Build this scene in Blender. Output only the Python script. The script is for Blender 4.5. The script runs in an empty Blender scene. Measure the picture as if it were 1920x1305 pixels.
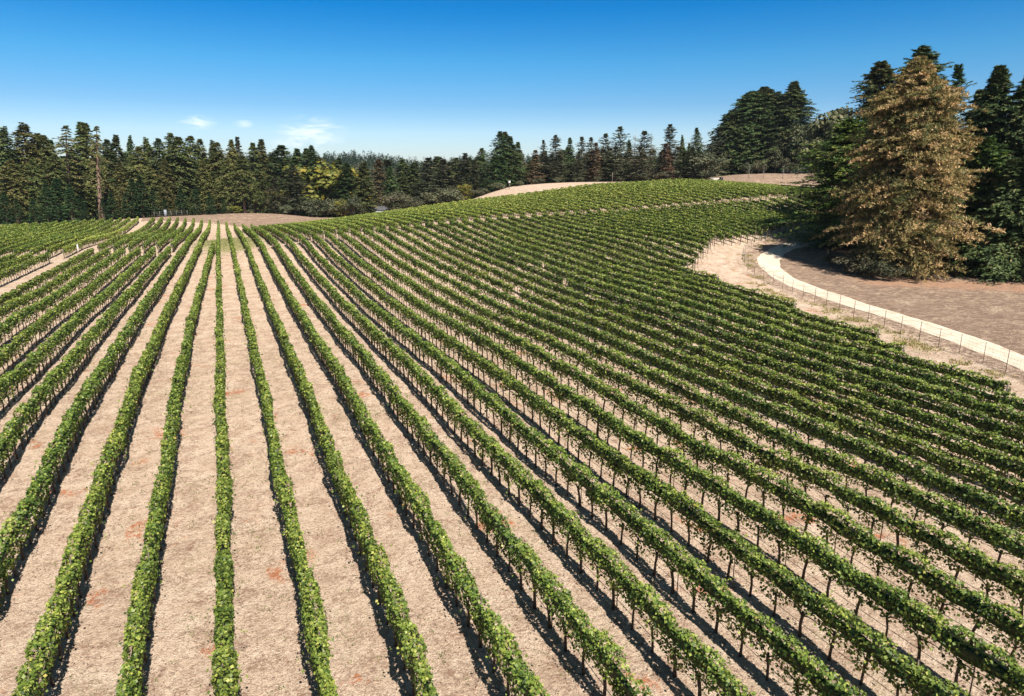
import bpy, math, random
import numpy as np

# ------------------------------------------------------------------ camera, world, sun, exposure
S = bpy.context.scene
COL = S.collection
rad = math.radians
FPX, YH = 1280.0, 325.0
TH = math.atan((652.5 - YH) / FPX); PSI = rad(22.75); HC = 14.4
Fv = np.array([math.sin(PSI)*math.cos(TH), math.cos(PSI)*math.cos(TH), -math.sin(TH)])
Rv = np.array([math.cos(PSI), -math.sin(PSI), 0.0]); Uv = np.cross(Rv, Fv)
CAMP = np.array([0.0, 0.0, HC])
cam_d = bpy.data.cameras.new('camera'); cam = bpy.data.objects.new('camera', cam_d); COL.objects.link(cam)
cam_d.lens = 24.0; cam_d.sensor_width = 36.0; cam_d.clip_start = 0.2; cam_d.clip_end = 6000
cam.location = CAMP; cam.rotation_euler = (math.pi/2 - TH, 0, -PSI)
S.camera = cam

SUN_EL, SUN_AZ = 51.0, 175.5          # azimuth clockwise from +Y (the row direction)
w = bpy.data.worlds.new("World"); S.world = w; w.use_nodes = True
nt = w.node_tree; nt.nodes.clear()
out = nt.nodes.new('ShaderNodeOutputWorld'); bg = nt.nodes.new('ShaderNodeBackground'); bg.inputs[1].default_value = 0.085
sky = nt.nodes.new('ShaderNodeTexSky'); sky.sky_type = 'NISHITA'; sky.sun_disc = False
sky.sun_elevation = rad(SUN_EL); sky.sun_rotation = rad(SUN_AZ)
sky.altitude = 300; sky.air_density = 1.0; sky.dust_density = 0.15; sky.ozone_density = 3.0
hs = nt.nodes.new('ShaderNodeHueSaturation'); hs.inputs['Saturation'].default_value = 1.25; hs.inputs['Value'].default_value = 1.0
nt.links.new(sky.outputs[0], hs.inputs['Color'])
tc = nt.nodes.new('ShaderNodeTexCoord')
# tint by height: clear deep blue low down, warmth added overhead to neutralise shadows
sxyz = nt.nodes.new('ShaderNodeSeparateXYZ'); nt.links.new(tc.outputs['Generated'], sxyz.inputs[0])
hr = nt.nodes.new('ShaderNodeValToRGB'); ce = hr.color_ramp.elements
ce[0].position = 0.0; ce[0].color = (.66,.70,.90,1); ce[1].position = 1.0; ce[1].color = (.95,.62,.38,1)
for p_, c_ in [(.054,(.66,.73,.88)),(.09,(.45,.63,.81)),(.143,(.27,.65,.82)),(.21,(.03,.52,.79)),(.27,(.10,.44,.70)),(.42,(.75,.58,.44))]:
    e_ = ce.new(p_); e_.color = (*c_, 1)
nt.links.new(sxyz.outputs['Z'], hr.inputs[0])
tint_mul = nt.nodes.new('ShaderNodeMix'); tint_mul.data_type = 'RGBA'; tint_mul.blend_type = 'MULTIPLY'; tint_mul.inputs['Factor'].default_value = 1
nt.links.new(hs.outputs[0], tint_mul.inputs['A']); nt.links.new(hr.outputs[0], tint_mul.inputs['B'])
# thin cirrus: noise on the view direction, kept to a small patch of the sky
def vdir(px, py):
    d = Fv*FPX + Rv*(px-960) - Uv*(py-652.5); return d/np.linalg.norm(d)
def cloud_patch(px, py, size, stretch):
    mp = nt.nodes.new('ShaderNodeMapping'); mp.vector_type = 'POINT'
    d = vdir(px, py)
    sub = nt.nodes.new('ShaderNodeVectorMath'); sub.operation = 'SUBTRACT'; sub.inputs[1].default_value = tuple(d)
    nt.links.new(tc.outputs['Generated'], sub.inputs[0])
    mul = nt.nodes.new('ShaderNodeVectorMath'); mul.operation = 'MULTIPLY'; mul.inputs[1].default_value = (1, 1, stretch)
    nt.links.new(sub.outputs[0], mul.inputs[0])
    ln = nt.nodes.new('ShaderNodeVectorMath'); ln.operation = 'LENGTH'; nt.links.new(mul.outputs[0], ln.inputs[0])
    mr = nt.nodes.new('ShaderNodeMapRange'); mr.inputs[1].default_value = size; mr.inputs[2].default_value = 0.0
    mr.inputs[3].default_value = 0.0; mr.inputs[4].default_value = 1.0; nt.links.new(ln.outputs['Value'], mr.inputs[0])
    return mr.outputs[0]
def madd(a, b, op='ADD'):
    m = nt.nodes.new('ShaderNodeMath'); m.operation = op
    for k, v in enumerate((a, b)):
        if isinstance(v, (int, float)): m.inputs[k].default_value = v
        else: nt.links.new(v, m.inputs[k])
    return m.outputs[0]
cov = cloud_patch(585, 246, .05, 2.2)
cov = madd(cov, cloud_patch(575, 268, .055, 4.0), 'MAXIMUM')
cov = madd(cov, cloud_patch(370, 229, .026, 2.5), 'MAXIMUM')
cov = madd(cov, madd(cloud_patch(455, 232, .014, 2.0), .6, 'MULTIPLY'), 'MAXIMUM')
mpn = nt.nodes.new('ShaderNodeMapping'); mpn.inputs['Scale'].default_value = (14, 14, 70); mpn.inputs['Rotation'].default_value = (0.1, 0.22, 0)
nt.links.new(tc.outputs['Generated'], mpn.inputs[0])
nz = nt.nodes.new('ShaderNodeTexNoise'); nz.inputs['Scale'].default_value = 1.6; nz.inputs['Detail'].default_value = 6; nz.inputs['Roughness'].default_value = .62; nz.inputs['Distortion'].default_value = .6
nt.links.new(mpn.outputs[0], nz.inputs['Vector'])
mrn = nt.nodes.new('ShaderNodeMapRange'); mrn.inputs[1].default_value = .42; mrn.inputs[2].default_value = .8
nt.links.new(nz.outputs[0], mrn.inputs[0])
cm = madd(madd(cov, mrn.outputs[0], 'MULTIPLY'), 1.9, 'MULTIPLY')
mx = nt.nodes.new('ShaderNodeMix'); mx.data_type = 'RGBA'; mx.clamp_factor = True
nt.links.new(cm, mx.inputs['Factor']); nt.links.new(tint_mul.outputs['Result'], mx.inputs['A']); mx.inputs['B'].default_value = (7.6, 8.2, 8.8, 1)
nt.links.new(mx.outputs['Result'], bg.inputs[0]); nt.links.new(bg.outputs[0], out.inputs[0])

sd = bpy.data.lights.new('sun', 'SUN'); sd.energy = 4.8; sd.angle = rad(0.53); sd.color = (1.0, 0.94, 0.85)
sun = bpy.data.objects.new('sun', sd); COL.objects.link(sun)
from mathutils import Vector
sdir = Vector((math.sin(rad(SUN_AZ))*math.cos(rad(SUN_EL)), math.cos(rad(SUN_AZ))*math.cos(rad(SUN_EL)), math.sin(rad(SUN_EL))))
sun.rotation_euler = sdir.to_track_quat('Z', 'Y').to_euler(); sun.location = (0, 0, 60)
S.view_settings.view_transform = 'Standard'; S.view_settings.look = 'None'
S.view_settings.gamma = 1; S.view_settings.exposure = 0.8
S.render.engine = 'CYCLES'
S.cycles.max_bounces = 5; S.cycles.diffuse_bounces = 3; S.cycles.transmission_bounces = 3; S.cycles.transparent_max_bounces = 4

# ------------------------------------------------------------------ geometry of the site
W = 2.4                                   # row spacing
def ray(x, y): return Fv*FPX + Rv*(x-960.0) - Uv*(y-652.5)
def onX(x, y, X): d = ray(x, y); return CAMP + d*(X/d[0])
def onY(x, y, Y): d = ray(x, y); return CAMP + d*(Y/d[1])
def at(x, y, D): d = ray(x, y); return CAMP + d*(D/math.hypot(d[0], d[1]))   # survey point at horizontal distance D
def rowX(i): return W*(i-.43)
def lerpi(x, xs, ys): return np.interp(x, xs, ys)

ctl = []
def crest(i, x, y): P = onX(x, y, rowX(i)+.15); ctl.append((P[0]-.15, P[1], P[2]-1.85))
def cen(i, x, y): P = onX(x, y, rowX(i)); ctl.append((P[0], P[1], P[2]-1.4))
def G(x, y, z): ctl.append((x, y, z))
for x, i0, ys in [(1880, 8, [1223,1131,1053,985,933,888,848,820,789,761,735,711]),
                  (1600, 9, [977,907,861,815,781,747,723,698,675,654,640,621,609]),
                  (1300, 7, [940,864,815,762,726,693,666,643,621,598,579,563,548,535,524,515,506,496,488]),
                  (1000, 6, [802,732,685,644,614,592,573,551,533,515,500,484,471,460,449,438,428,419,409,402])]:
    for k, y in enumerate(ys): crest(i0+k, x, y)
for k, (x, y) in enumerate([(585,434),(610,430.5),(632.6,429),(656,427.5),(679.5,425.5),(702,423.5),(726,422),(749,419.5),(772,417.5),(796,415.3),
        (821,413),(842,410.5),(862,408.3),(885,406.5),(907,405),(928,403.4),(950,402),(972,400.5),(995,399)]): crest(7+k, x, y)
for i, x, y in [(23,1345,516),(24,1294,488),(25,1306,480),(26,1314,470),(27,1320,461),(28,1330,452),(29,1336,445),(30,1344,439),
        (33,1390,437),(36,1431,429),(38,1453,421),(41,1486,415),(43,1508,412)]: crest(i, x, y)
for i, x, y in [(-3,0,1050),(-4,0,845),(-5,0,730),(-6,0,673),(-7,0,618),(-8,0,583),(-9,0,560)]: cen(i, x, y)
def lane_y(X): return 139.5 - .14*X
def depth_up(X): return lerpi(X, [-60,-20,0,12,40,100,140,180], [100,112,104,94,73,62,60,58])
for x, y in [(1200,388),(1265,382),(1350,375),(1431,368),(1514,363)]:
    d = ray(x, y); t = 139.5/(d[1]+.14*d[0]); P = CAMP+d*t; G(P[0], P[1], P[2]-1.85)
for x, y in [(693,400),(893,372),(993,360),(1120,343),(1193,340),(1265,335),(1348,338),(1458,346),(1514,350)]:
    d = ray(x, y); D = 70.0
    for _ in range(8):
        t = (139.5+D)/(d[1]+.14*d[0]); P = CAMP+d*t; D = float(depth_up(P[0]))
    G(P[0], P[1], P[2]-1.85)
for X, Y, z in [(0,140,0),(-9,140,-.1),(-18,140,-.1),(-19,163,-.3),(-19,195,-1.8),(-20,245,-1.5),(-1,235,-2.8),(6,235,-3.2),(11,230,-3.1),(-10,195,-1.6),
        (0,190,-1.6),(8,190,-1.0),(-24,133,0),(-35,142,0),(-27,105,.1),(-32,129,0),(-60,140,.2),(-21,256,-1.3),(-41,256,-1.5),(-62,256,-2.1),(-110,250,-2.5),(-45,190,-.9),(-80,190,-.8),
        (0,0,0),(-15,20,0),(15,0,0),(-40,20,.4),(-40,60,.9),(-60,90,.8),(-1,30,0),(-1,60,0),(-1,100,0),(-5,80,-.05),(8,60,0),(8,110,.2),(0,-30,0),(40,-20,-.2),(-60,-20,.3),
        (53,20,-.1),(57,40,.1),(64,55,.3),(72,30,.1),(80,60,.8),(95,80,1.7),(98,55,.9),(120,50,1.2),(120,20,1),(100,-10,.5),(150,60,2),(130,100,4.2),(115,108,4.3),(70,72,1.4),(78,88,2.6),
        (150,120,7),(180,130,9),(178,170,8.2),(220,150,10),(240,90,8)]: G(X, Y, z)
def GA(x, y, D): P = at(x, y, D); G(P[0], P[1], P[2])
for x, y, D in [(300,408,268),(400,404,272),(440,401,275),(490,400.5,277),(530,402,277),(560,406,275),(600,410,270),
        (0,420,300),(150,416,300),(300,412,300),(450,410,310),(600,424,310),(700,405,290),(800,405,290),(700,440,330),(850,425,330),
        (880,376,262),(915,364,262),(950,357,260),(1000,347.5,260),(1060,343.3,261),(1120,341.3,262),(1250,341,262),(1350,337,262),(950,352,275),(1000,346,275),(1120,342,278),(900,372,280),(1000,360,310),(1200,355,310),
        (1400,334,262),(1450,337,262),(1530,341,262),(1400,326,292),(1450,324.5,292),(1530,324.5,290),(1600,328,288),(1700,338,270)]: GA(x, y, D)
ctl = np.array(ctl)
CX = ctl[:, :2]/100.0
def tk(d2): return np.where(d2 > 1e-12, .5*d2*np.log(np.maximum(d2, 1e-12)), 0)
n = len(ctl)
K = tk(((CX[:, None]-CX[None])**2).sum(-1)) + np.eye(n)*4e-4
A = np.zeros((n+3, n+3)); A[:n, :n] = K; A[:n, n] = 1; A[:n, n+1:] = CX; A[n, :n] = 1; A[n+1:, :n] = CX.T
sol = np.linalg.solve(A, np.concatenate([ctl[:, 2], np.zeros(3)])); Wt, Aff = sol[:n], sol[n:]
def sstep(x, a, b): t = np.clip((x-a)/(b-a), 0, 1); return t*t*(3-2*t)
def terr(X, Y):
    X = np.asarray(X, float); Y = np.asarray(Y, float); sh = X.shape; x = X.ravel()/100; y = Y.ravel()/100
    z = np.empty_like(x)
    for a in range(0, len(x), 20000):
        q = slice(a, a+20000)
        z[q] = tk((x[q, None]-CX[None, :, 0])**2 + (y[q, None]-CX[None, :, 1])**2) @ Wt + Aff[0] + Aff[1]*x[q] + Aff[2]*y[q]
    r = np.hypot(x, y)*100; az = np.degrees(np.arctan2(x, y))
    k = np.maximum(sstep(r, 310, 420), sstep(-y*100, 30, 90)); k = np.maximum(k, sstep(x*100, 210, 290)*sstep(-y*100, -120, -20))
    far = -4 + 8*sstep(az, 10, 35)
    far = far + sstep(r, 480, 900)*(22 + 3*np.sin(az*.35) + 3*np.sin(az*.13+1) + 9*np.exp(-((az-11)/3.0)**2))*(.6+.4*np.cos(np.radians(az-20)))
    far = far - sstep(r, 1100, 3000)*30
    z = z*(1-k) + far*k
    return z.reshape(sh)
def tz(X, Y): return float(terr(np.array([X]), np.array([Y]))[0])
def hit(x, y):                             # where a survey ray meets the ground
    d = ray(x, y); d = d/np.linalg.norm(d); ts = np.linspace(8, 420, 1200); P = CAMP + ts[:, None]*d
    g = P[:, 2]-terr(P[:, 0], P[:, 1]); k = np.argmax(g < 0) if (g < 0).any() else len(g)-1
    k = max(k, 1); f = g[k-1]/(g[k-1]-g[k]+1e-9); t = ts[k-1]+(ts[k]-ts[k-1])*min(max(f, 0), 1)
    P = CAMP+t*d; return np.array([P[0], P[1], tz(P[0], P[1])])

# ------------------------------------------------------------------ materials
def new_mat(name):
    m = bpy.data.materials.new(name); m.use_nodes = True; t = m.node_tree; t.nodes.clear()
    o = t.nodes.new('ShaderNodeOutputMaterial'); return m, t, o
def lin(c): return tuple(c)+(1,)
def ramp(t, src, stops):
    r = t.nodes.new('ShaderNodeValToRGB'); e = r.color_ramp.elements
    e[0].position, e[0].color = stops[0][0], lin(stops[0][1]); e[1].position, e[1].color = stops[-1][0], lin(stops[-1][1])
    for p, c in stops[1:-1]: x = e.new(p); x.color = lin(c)
    t.links.new(src, r.inputs[0]); return r.outputs[0]
def foliage(name, stops, trans=.28, rough=.55, objvar=.12, spec=.25):
    m, t, o = new_mat(name)
    at_ = t.nodes.new('ShaderNodeAttribute'); at_.attribute_name = 'tint'
    c = ramp(t, at_.outputs['Fac'], stops)
    oi = t.nodes.new('ShaderNodeObjectInfo'); mr = t.nodes.new('ShaderNodeMapRange')
    mr.inputs[3].default_value = 1-objvar; mr.inputs[4].default_value = 1+objvar; t.links.new(oi.outputs['Random'], mr.inputs[0])
    h = t.nodes.new('ShaderNodeHueSaturation'); t.links.new(mr.outputs[0], h.inputs['Value']); t.links.new(c, h.inputs['Color'])
    mr2 = t.nodes.new('ShaderNodeMapRange'); mr2.inputs[3].default_value = .5-objvar*.12; mr2.inputs[4].default_value = .5+objvar*.12
    mu = t.nodes.new('ShaderNodeMath'); mu.operation = 'FRACT'; mm = t.nodes.new('ShaderNodeMath'); mm.operation = 'MULTIPLY'; mm.inputs[1].default_value = 7.31
    t.links.new(oi.outputs['Random'], mm.inputs[0]); t.links.new(mm.outputs[0], mu.inputs[0]); t.links.new(mu.outputs[0], mr2.inputs[0]); t.links.new(mr2.outputs[0], h.inputs['Hue'])
    p = t.nodes.new('ShaderNodeBsdfPrincipled'); p.inputs['Roughness'].default_value = rough; p.inputs['Specular IOR Level'].default_value = spec
    t.links.new(h.outputs[0], p.inputs['Base Color'])
    tr = t.nodes.new('ShaderNodeBsdfTranslucent'); t.links.new(h.outputs[0], tr.inputs[0])
    x = t.nodes.new('ShaderNodeMixShader'); x.inputs[0].default_value = trans
    t.links.new(p.outputs[0], x.inputs[1]); t.links.new(tr.outputs[0], x.inputs[2]); t.links.new(x.outputs[0], o.inputs[0])
    return m
def noisy(name, stops, scale=6, rough=.9, bump=.3, bscale=None, detail=6, metallic=0):
    m, t, o = new_mat(name)
    tcn = t.nodes.new('ShaderNodeTexCoord'); nn = t.nodes.new('ShaderNodeTexNoise'); nn.inputs['Scale'].default_value = scale; nn.inputs['Detail'].default_value = detail
    t.links.new(tcn.outputs['Object'], nn.inputs['Vector'])
    c = ramp(t, nn.outputs[0], stops)
    p = t.nodes.new('ShaderNodeBsdfPrincipled'); p.inputs['Roughness'].default_value = rough; p.inputs['Metallic'].default_value = metallic
    t.links.new(c, p.inputs['Base Color'])
    if bump:
        n2 = t.nodes.new('ShaderNodeTexNoise'); n2.inputs['Scale'].default_value = bscale or scale*3; n2.inputs['Detail'].default_value = 4
        t.links.new(tcn.outputs['Object'], n2.inputs['Vector'])
        b = t.nodes.new('ShaderNodeBump'); b.inputs['Strength'].default_value = bump; b.inputs['Distance'].default_value = .1
        t.links.new(n2.outputs[0], b.inputs['Height']); t.links.new(b.outputs[0], p.inputs['Normal'])
    t.links.new(p.outputs[0], o.inputs[0]); return m

M = {}
M['vine'] = foliage('vine_leaves', [(0,(.02,.042,.010)),(.3,(.080,.132,.022)),(.55,(.17,.235,.038)),(.78,(.31,.36,.065)),(.92,(.46,.45,.11)),(1,(.45,.28,.08))], trans=.26, rough=.5, objvar=.06, spec=.4)
M['conifer'] = foliage('conifer_needles', [(0,(.025,.046,.017)),(.5,(.07,.10,.035)),(.85,(.14,.165,.055)),(1,(.2,.15,.07))], trans=.12, objvar=.3)
M['redwood'] = foliage('redwood_needles', [(0,(.045,.062,.022)),(.5,(.115,.135,.042)),(.85,(.20,.205,.065)),(1,(.26,.18,.08))], trans=.12, objvar=.25)
M['farwood'] = foliage('distant_needles', [(0,(.016,.03,.016)),(.6,(.035,.055,.03)),(1,(.06,.08,.045))], trans=.1, objvar=0)
M['fir'] = foliage('young_fir_needles', [(0,(.014,.036,.014)),(.6,(.036,.074,.028)),(1,(.075,.115,.04))], trans=.1, objvar=.2)
M['greypine'] = foliage('grey_green_needles', [(0,(.04,.052,.03)),(.5,(.09,.105,.055)),(.85,(.16,.16,.09)),(1,(.25,.2,.13))], trans=.12, objvar=.3)
M['tan'] = foliage('dying_tan_needles', [(0,(.06,.075,.025)),(.25,(.15,.14,.045)),(.5,(.25,.19,.07)),(.8,(.40,.26,.11)),(1,(.56,.37,.2))], trans=.12, objvar=.1)
M['pine'] = foliage('bright_pine_needles', [(0,(.02,.045,.012)),(.5,(.055,.10,.022)),(.8,(.13,.18,.035)),(1,(.22,.24,.05))], trans=.15, objvar=.12)
M['oak'] = foliage('oak_leaves', [(0,(.04,.05,.022)),(.5,(.095,.10,.045)),(.85,(.17,.15,.075)),(1,(.26,.19,.11))], trans=.15, objvar=.3)
M['yellow'] = foliage('yellow_leaves', [(0,(.09,.12,.025)),(.5,(.19,.20,.04)),(1,(.45,.32,.05))], trans=.3, objvar=.1)
M['bush'] = foliage('brush_leaves', [(0,(.045,.055,.028)),(.5,(.10,.105,.055)),(1,(.19,.16,.10))], trans=.2, objvar=.3)
M['russet'] = foliage('russet_needles', [(0,(.06,.045,.025)),(.5,(.14,.095,.05)),(1,(.24,.15,.09))], trans=.12, objvar=.2)
M['bark'] = noisy('bark', [(.3,(.10,.07,.05)),(.7,(.24,.18,.14))], scale=3, bump=.6)
M['redbark'] = noisy('red_bark', [(.3,(.16,.085,.06)),(.7,(.34,.22,.17))], scale=2, bump=.6)
M['vinewood'] = noisy('vine_wood', [(.3,(.045,.032,.025)),(.7,(.12,.085,.065))], scale=14, bump=.6)
M['deadwood'] = noisy('dead_wood', [(.3,(.18,.16,.14)),(.7,(.38,.34,.30))], scale=5, bump=.4)
M['stake'] = noisy('rusty_steel', [(.3,(.09,.06,.05)),(.7,(.2,.15,.12))], scale=12, rough=.6, bump=.2, metallic=.3)
M['hose'] = noisy('black_hose', [(.3,(.012,.012,.012)),(.7,(.03,.03,.03))], scale=9, rough=.5, bump=0)
M['wire'] = noisy('galvanised_wire', [(.3,(.12,.12,.12)),(.7,(.22,.22,.22))], scale=9, rough=.4, bump=0, metallic=.6)
M['post'] = noisy('weathered_post', [(.3,(.09,.075,.06)),(.7,(.2,.165,.14))], scale=8, bump=.4)
M['white'] = noisy('white_paint', [(.3,(.62,.62,.6)),(.7,(.8,.8,.78))], scale=5, rough=.6, bump=.05)
M['greywall'] = noisy('grey_boards', [(.3,(.22,.24,.28)),(.7,(.32,.34,.38))], scale=1.5, bump=.1)
M['darkroof'] = noisy('dark_roof', [(.3,(.05,.05,.055)),(.7,(.11,.11,.12))], scale=4, bump=.3)
M['litter'] = foliage('dry_litter', [(0,(.16,.105,.08)),(.5,(.34,.23,.165)),(1,(.55,.42,.32))], trans=.1, objvar=0)
M['weed'] = foliage('weed_leaves', [(0,(.10,.13,.05)),(.5,(.22,.25,.09)),(.8,(.36,.31,.13)),(1,(.46,.36,.17))], trans=.2, objvar=0)
M['rock'] = noisy('pale_rock', [(.3,(.4,.36,.31)),(.7,(.6,.55,.48))], scale=3, bump=.4)

def ground_mat():
    m, t, o = new_mat('vineyard_soil')
    tcn = t.nodes.new('ShaderNodeTexCoord')
    def noise(scale, detail=6, rough=.6, dist=0, sc=(1,1,1), rot=(0,0,0)):
        mp = t.nodes.new('ShaderNodeMapping'); mp.inputs['Scale'].default_value = sc; mp.inputs['Rotation'].default_value = rot
        t.links.new(tcn.outputs['Object'], mp.inputs[0])
        q = t.nodes.new('ShaderNodeTexNoise'); q.inputs['Scale'].default_value = scale; q.inputs['Detail'].default_value = detail
        q.inputs['Roughness'].default_value = rough; q.inputs['Distortion'].default_value = dist; t.links.new(mp.outputs[0], q.inputs['Vector']); return q.outputs[0]
    def mixc(a, b, f):
        x = t.nodes.new('ShaderNodeMix'); x.data_type = 'RGBA'
        for s, v in (('A', a), ('B', b)):
            if isinstance(v, tuple): x.inputs[s].default_value = lin(v)
            else: t.links.new(v, x.inputs[s])
        t.links.new(f, x.inputs['Factor']); return x.outputs['Result']
    def mr(v, a, b, c=0, d=1):
        x = t.nodes.new('ShaderNodeMapRange'); x.inputs[1].default_value = a; x.inputs[2].default_value = b; x.inputs[3].default_value = c; x.inputs[4].default_value = d
        t.links.new(v, x.inputs[0]); return x.outputs[0]
    def mul(a, b, op='MULTIPLY'):
        x = t.nodes.new('ShaderNodeMath'); x.operation = op
        for k, v in enumerate((a, b)):
            if isinstance(v, (int, float)): x.inputs[k].default_value = v
            else: t.links.new(v, x.inputs[k])
        return x.outputs[0]
    soil = ramp(t, noise(.55, 8, .65), [(.3,(.56,.415,.30)),(.5,(.68,.525,.395)),(.7,(.76,.615,.475))])
    fine = noise(5.5, 8, .72, .8)
    patch = noise(.9, 7, .7, .6)
    soil = mixc(soil, (.36,.25,.18), mul(mr(patch, .47, .60), mr(fine, .42, .56, 0, .9)))
    soil = mixc(soil, (.26,.15,.105), mr(fine, .54, .66, 0, .8))
    clod = noise(17, 5, .6, .4)
    soil = mixc(soil, (.24,.145,.105), mr(clod, .52, .64, 0, .7))
    soil = mixc(soil, (.16,.10,.075), mr(noise(31, 4, .6, .6), .56, .68, 0, .7))
    soil = mixc(soil, (.75,.62,.49), mr(noise(3.1, 6, .7, .5), .58, .75, 0, .65))
    mid_ = noise(2.4, 6, .75, 1.2)
    soil = mixc(soil, (.38,.26,.19), mr(mid_, .54, .66, 0, .7))
    soil = mixc(soil, (.29,.17,.12), mul(mr(noise(.8, 5, .7, .8), .52, .60), mr(noise(8, 6, .75, .8), .46, .56, 0, .8)))
    red = mul(mr(noise(.33, 4, .6, .6), .62, .67), mr(noise(4.3, 5, .65, 1.0), .42, .55))
    soil = mixc(soil, (.46,.15,.06), mul(red, .85))
    grass = mul(mr(noise(.14, 4, .6), .50, .66), mr(noise(4.5, 6, .7), .50, .62))
    soil = mixc(soil, (.24,.23,.09), mul(grass, .6))
    ag = t.nodes.new('ShaderNodeAttribute'); ag.attribute_name = 'mulch'
    af = t.nodes.new('ShaderNodeAttribute'); af.attribute_name = 'forest'
    ay = t.nodes.new('ShaderNodeAttribute'); ay.attribute_name = 'grass'
    ao = t.nodes.new('ShaderNodeAttribute'); ao.attribute_name = 'needles'
    mulch = ramp(t, noise(1.1, 9, .75, .7, (1,1.6,1), (0,0,.5)), [(.32,(.14,.092,.068)),(.5,(.27,.185,.135)),(.60,(.40,.285,.20)),(.74,(.58,.44,.31))])
    mulch = mixc(mulch, (.17,.12,.085), mr(noise(5, 7, .8, .8, (1,2.2,1), (0,0,.6)), .50, .64, 0, .85))
    mulch = mixc(mulch, (.60,.47,.33), mul(mr(noise(.35, 5, .65, .6), .52, .64), mr(noise(3.4, 6, .7), .45, .6, 0, .7)))
    edge = mul(mr(noise(2.2, 5, .6), .3, .7, -.3, .3), 1.0)
    col = mixc(soil, mulch, mr(mul(ag.outputs['Fac'], edge, 'ADD'), .4, .6))
    gr = ramp(t, noise(2.0, 8, .7), [(.3,(.13,.15,.05)),(.5,(.24,.24,.085)),(.7,(.42,.35,.15))])
    col = mixc(col, gr, mul(mr(mul(ay.outputs['Fac'], edge, 'ADD'), .35, .75), .85))
    nd = ramp(t, noise(3.0, 8, .75), [(.3,(.32,.17,.10)),(.7,(.50,.30,.19))])
    col = mixc(col, nd, mr(mul(ao.outputs['Fac'], edge, 'ADD'), .35, .8))
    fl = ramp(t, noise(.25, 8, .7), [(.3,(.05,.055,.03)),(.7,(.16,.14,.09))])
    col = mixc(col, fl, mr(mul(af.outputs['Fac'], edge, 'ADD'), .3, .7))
    p = t.nodes.new('ShaderNodeBsdfPrincipled'); p.inputs['Roughness'].default_value = .95; p.inputs['Specular IOR Level'].default_value = .1
    t.links.new(col, p.inputs['Base Color'])
    b = t.nodes.new('ShaderNodeBump'); b.inputs['Strength'].default_value = 1.0; b.inputs['Distance'].default_value = .16
    t.links.new(mul(mul(fine, .8), mul(clod, .4), 'ADD'), b.inputs['Height']); t.links.new(b.outputs[0], p.inputs['Normal'])
    t.links.new(p.outputs[0], o.inputs[0]); return m
M['soil'] = ground_mat()
M['road'] = noisy('pale_gravel', [(.3,(.52,.42,.31)),(.5,(.63,.52,.40)),(.7,(.70,.60,.48))], scale=.9, bump=.35, bscale=20, detail=10)

# ------------------------------------------------------------------ mesh helpers
def build(name, V, Fq, mats, tint=None, parent=None, smooth=False, loc=None, attrs=None, matidx=None, link=True):
    V = np.asarray(V, np.float32).reshape(-1, 3); Fq = np.asarray(Fq, np.int32)
    me = bpy.data.meshes.new(name); nf, k = Fq.shape
    me.vertices.add(len(V)); me.vertices.foreach_set('co', V.ravel())
    me.loops.add(nf*k); me.loops.foreach_set('vertex_index', Fq.ravel())
    me.polygons.add(nf); me.polygons.foreach_set('loop_start', np.arange(nf, dtype=np.int32)*k)
    if smooth: me.polygons.foreach_set('use_smooth', np.ones(nf, bool))
    if matidx is not None: me.polygons.foreach_set('material_index', np.asarray(matidx, np.int32))
    if tint is not None:
        a = me.attributes.new('tint', 'FLOAT', 'FACE'); a.data.foreach_set('value', np.clip(tint, 0, 1).astype(np.float32))
    for an, av in (attrs or {}).items():
        a = me.attributes.new(an, 'FLOAT', 'POINT'); a.data.foreach_set('value', np.asarray(av, np.float32))
    me.update(calc_edges=True)
    for mt in (mats if isinstance(mats, (list, tuple)) else [mats]): me.materials.append(mt)
    if not link: return me
    o = bpy.data.objects.new(name, me); COL.objects.link(o)
    if parent: o.parent = parent
    if loc is not None: o.location = loc
    return o
def empty(name, loc, label, cat, group=None):
    o = bpy.data.objects.new(name, None); o.empty_display_size = .3; COL.objects.link(o); o.location = loc
    o['label'] = label; o['category'] = cat
    if group: o['group'] = group
    return o
def tag(o, label=None, cat=None, group=None, kind=None):
    if label: o['label'] = label
    if cat: o['category'] = cat
    if group: o['group'] = group
    if kind: o['kind'] = kind
    return o
def child(name, me, parent, loc=(0,0,0), rz=0, sc=(1,1,1)):
    o = bpy.data.objects.new(name, me); COL.objects.link(o); o.parent = parent; o.location = loc; o.rotation_euler = (0, 0, rz); o.scale = sc; return o
def unit(v): return v/np.maximum(np.linalg.norm(v, axis=-1, keepdims=True), 1e-9)
def kites(P, D, N, L, Wd, fold=0.0):
    """one leaf per row: base P, axis D, blade normal N"""
    D = unit(D); B = unit(np.cross(D, N)); Nn = np.cross(B, D); L = np.asarray(L)[..., None]; Wd = np.asarray(Wd)[..., None]
    mid = P + D*L*.45 + Nn*Wd*fold
    V = np.stack([P, mid+B*Wd*.5, P+D*L, mid-B*Wd*.5], 1)
    nq = len(P); return V.reshape(-1, 3), np.arange(nq*4).reshape(-1, 4)
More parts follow.
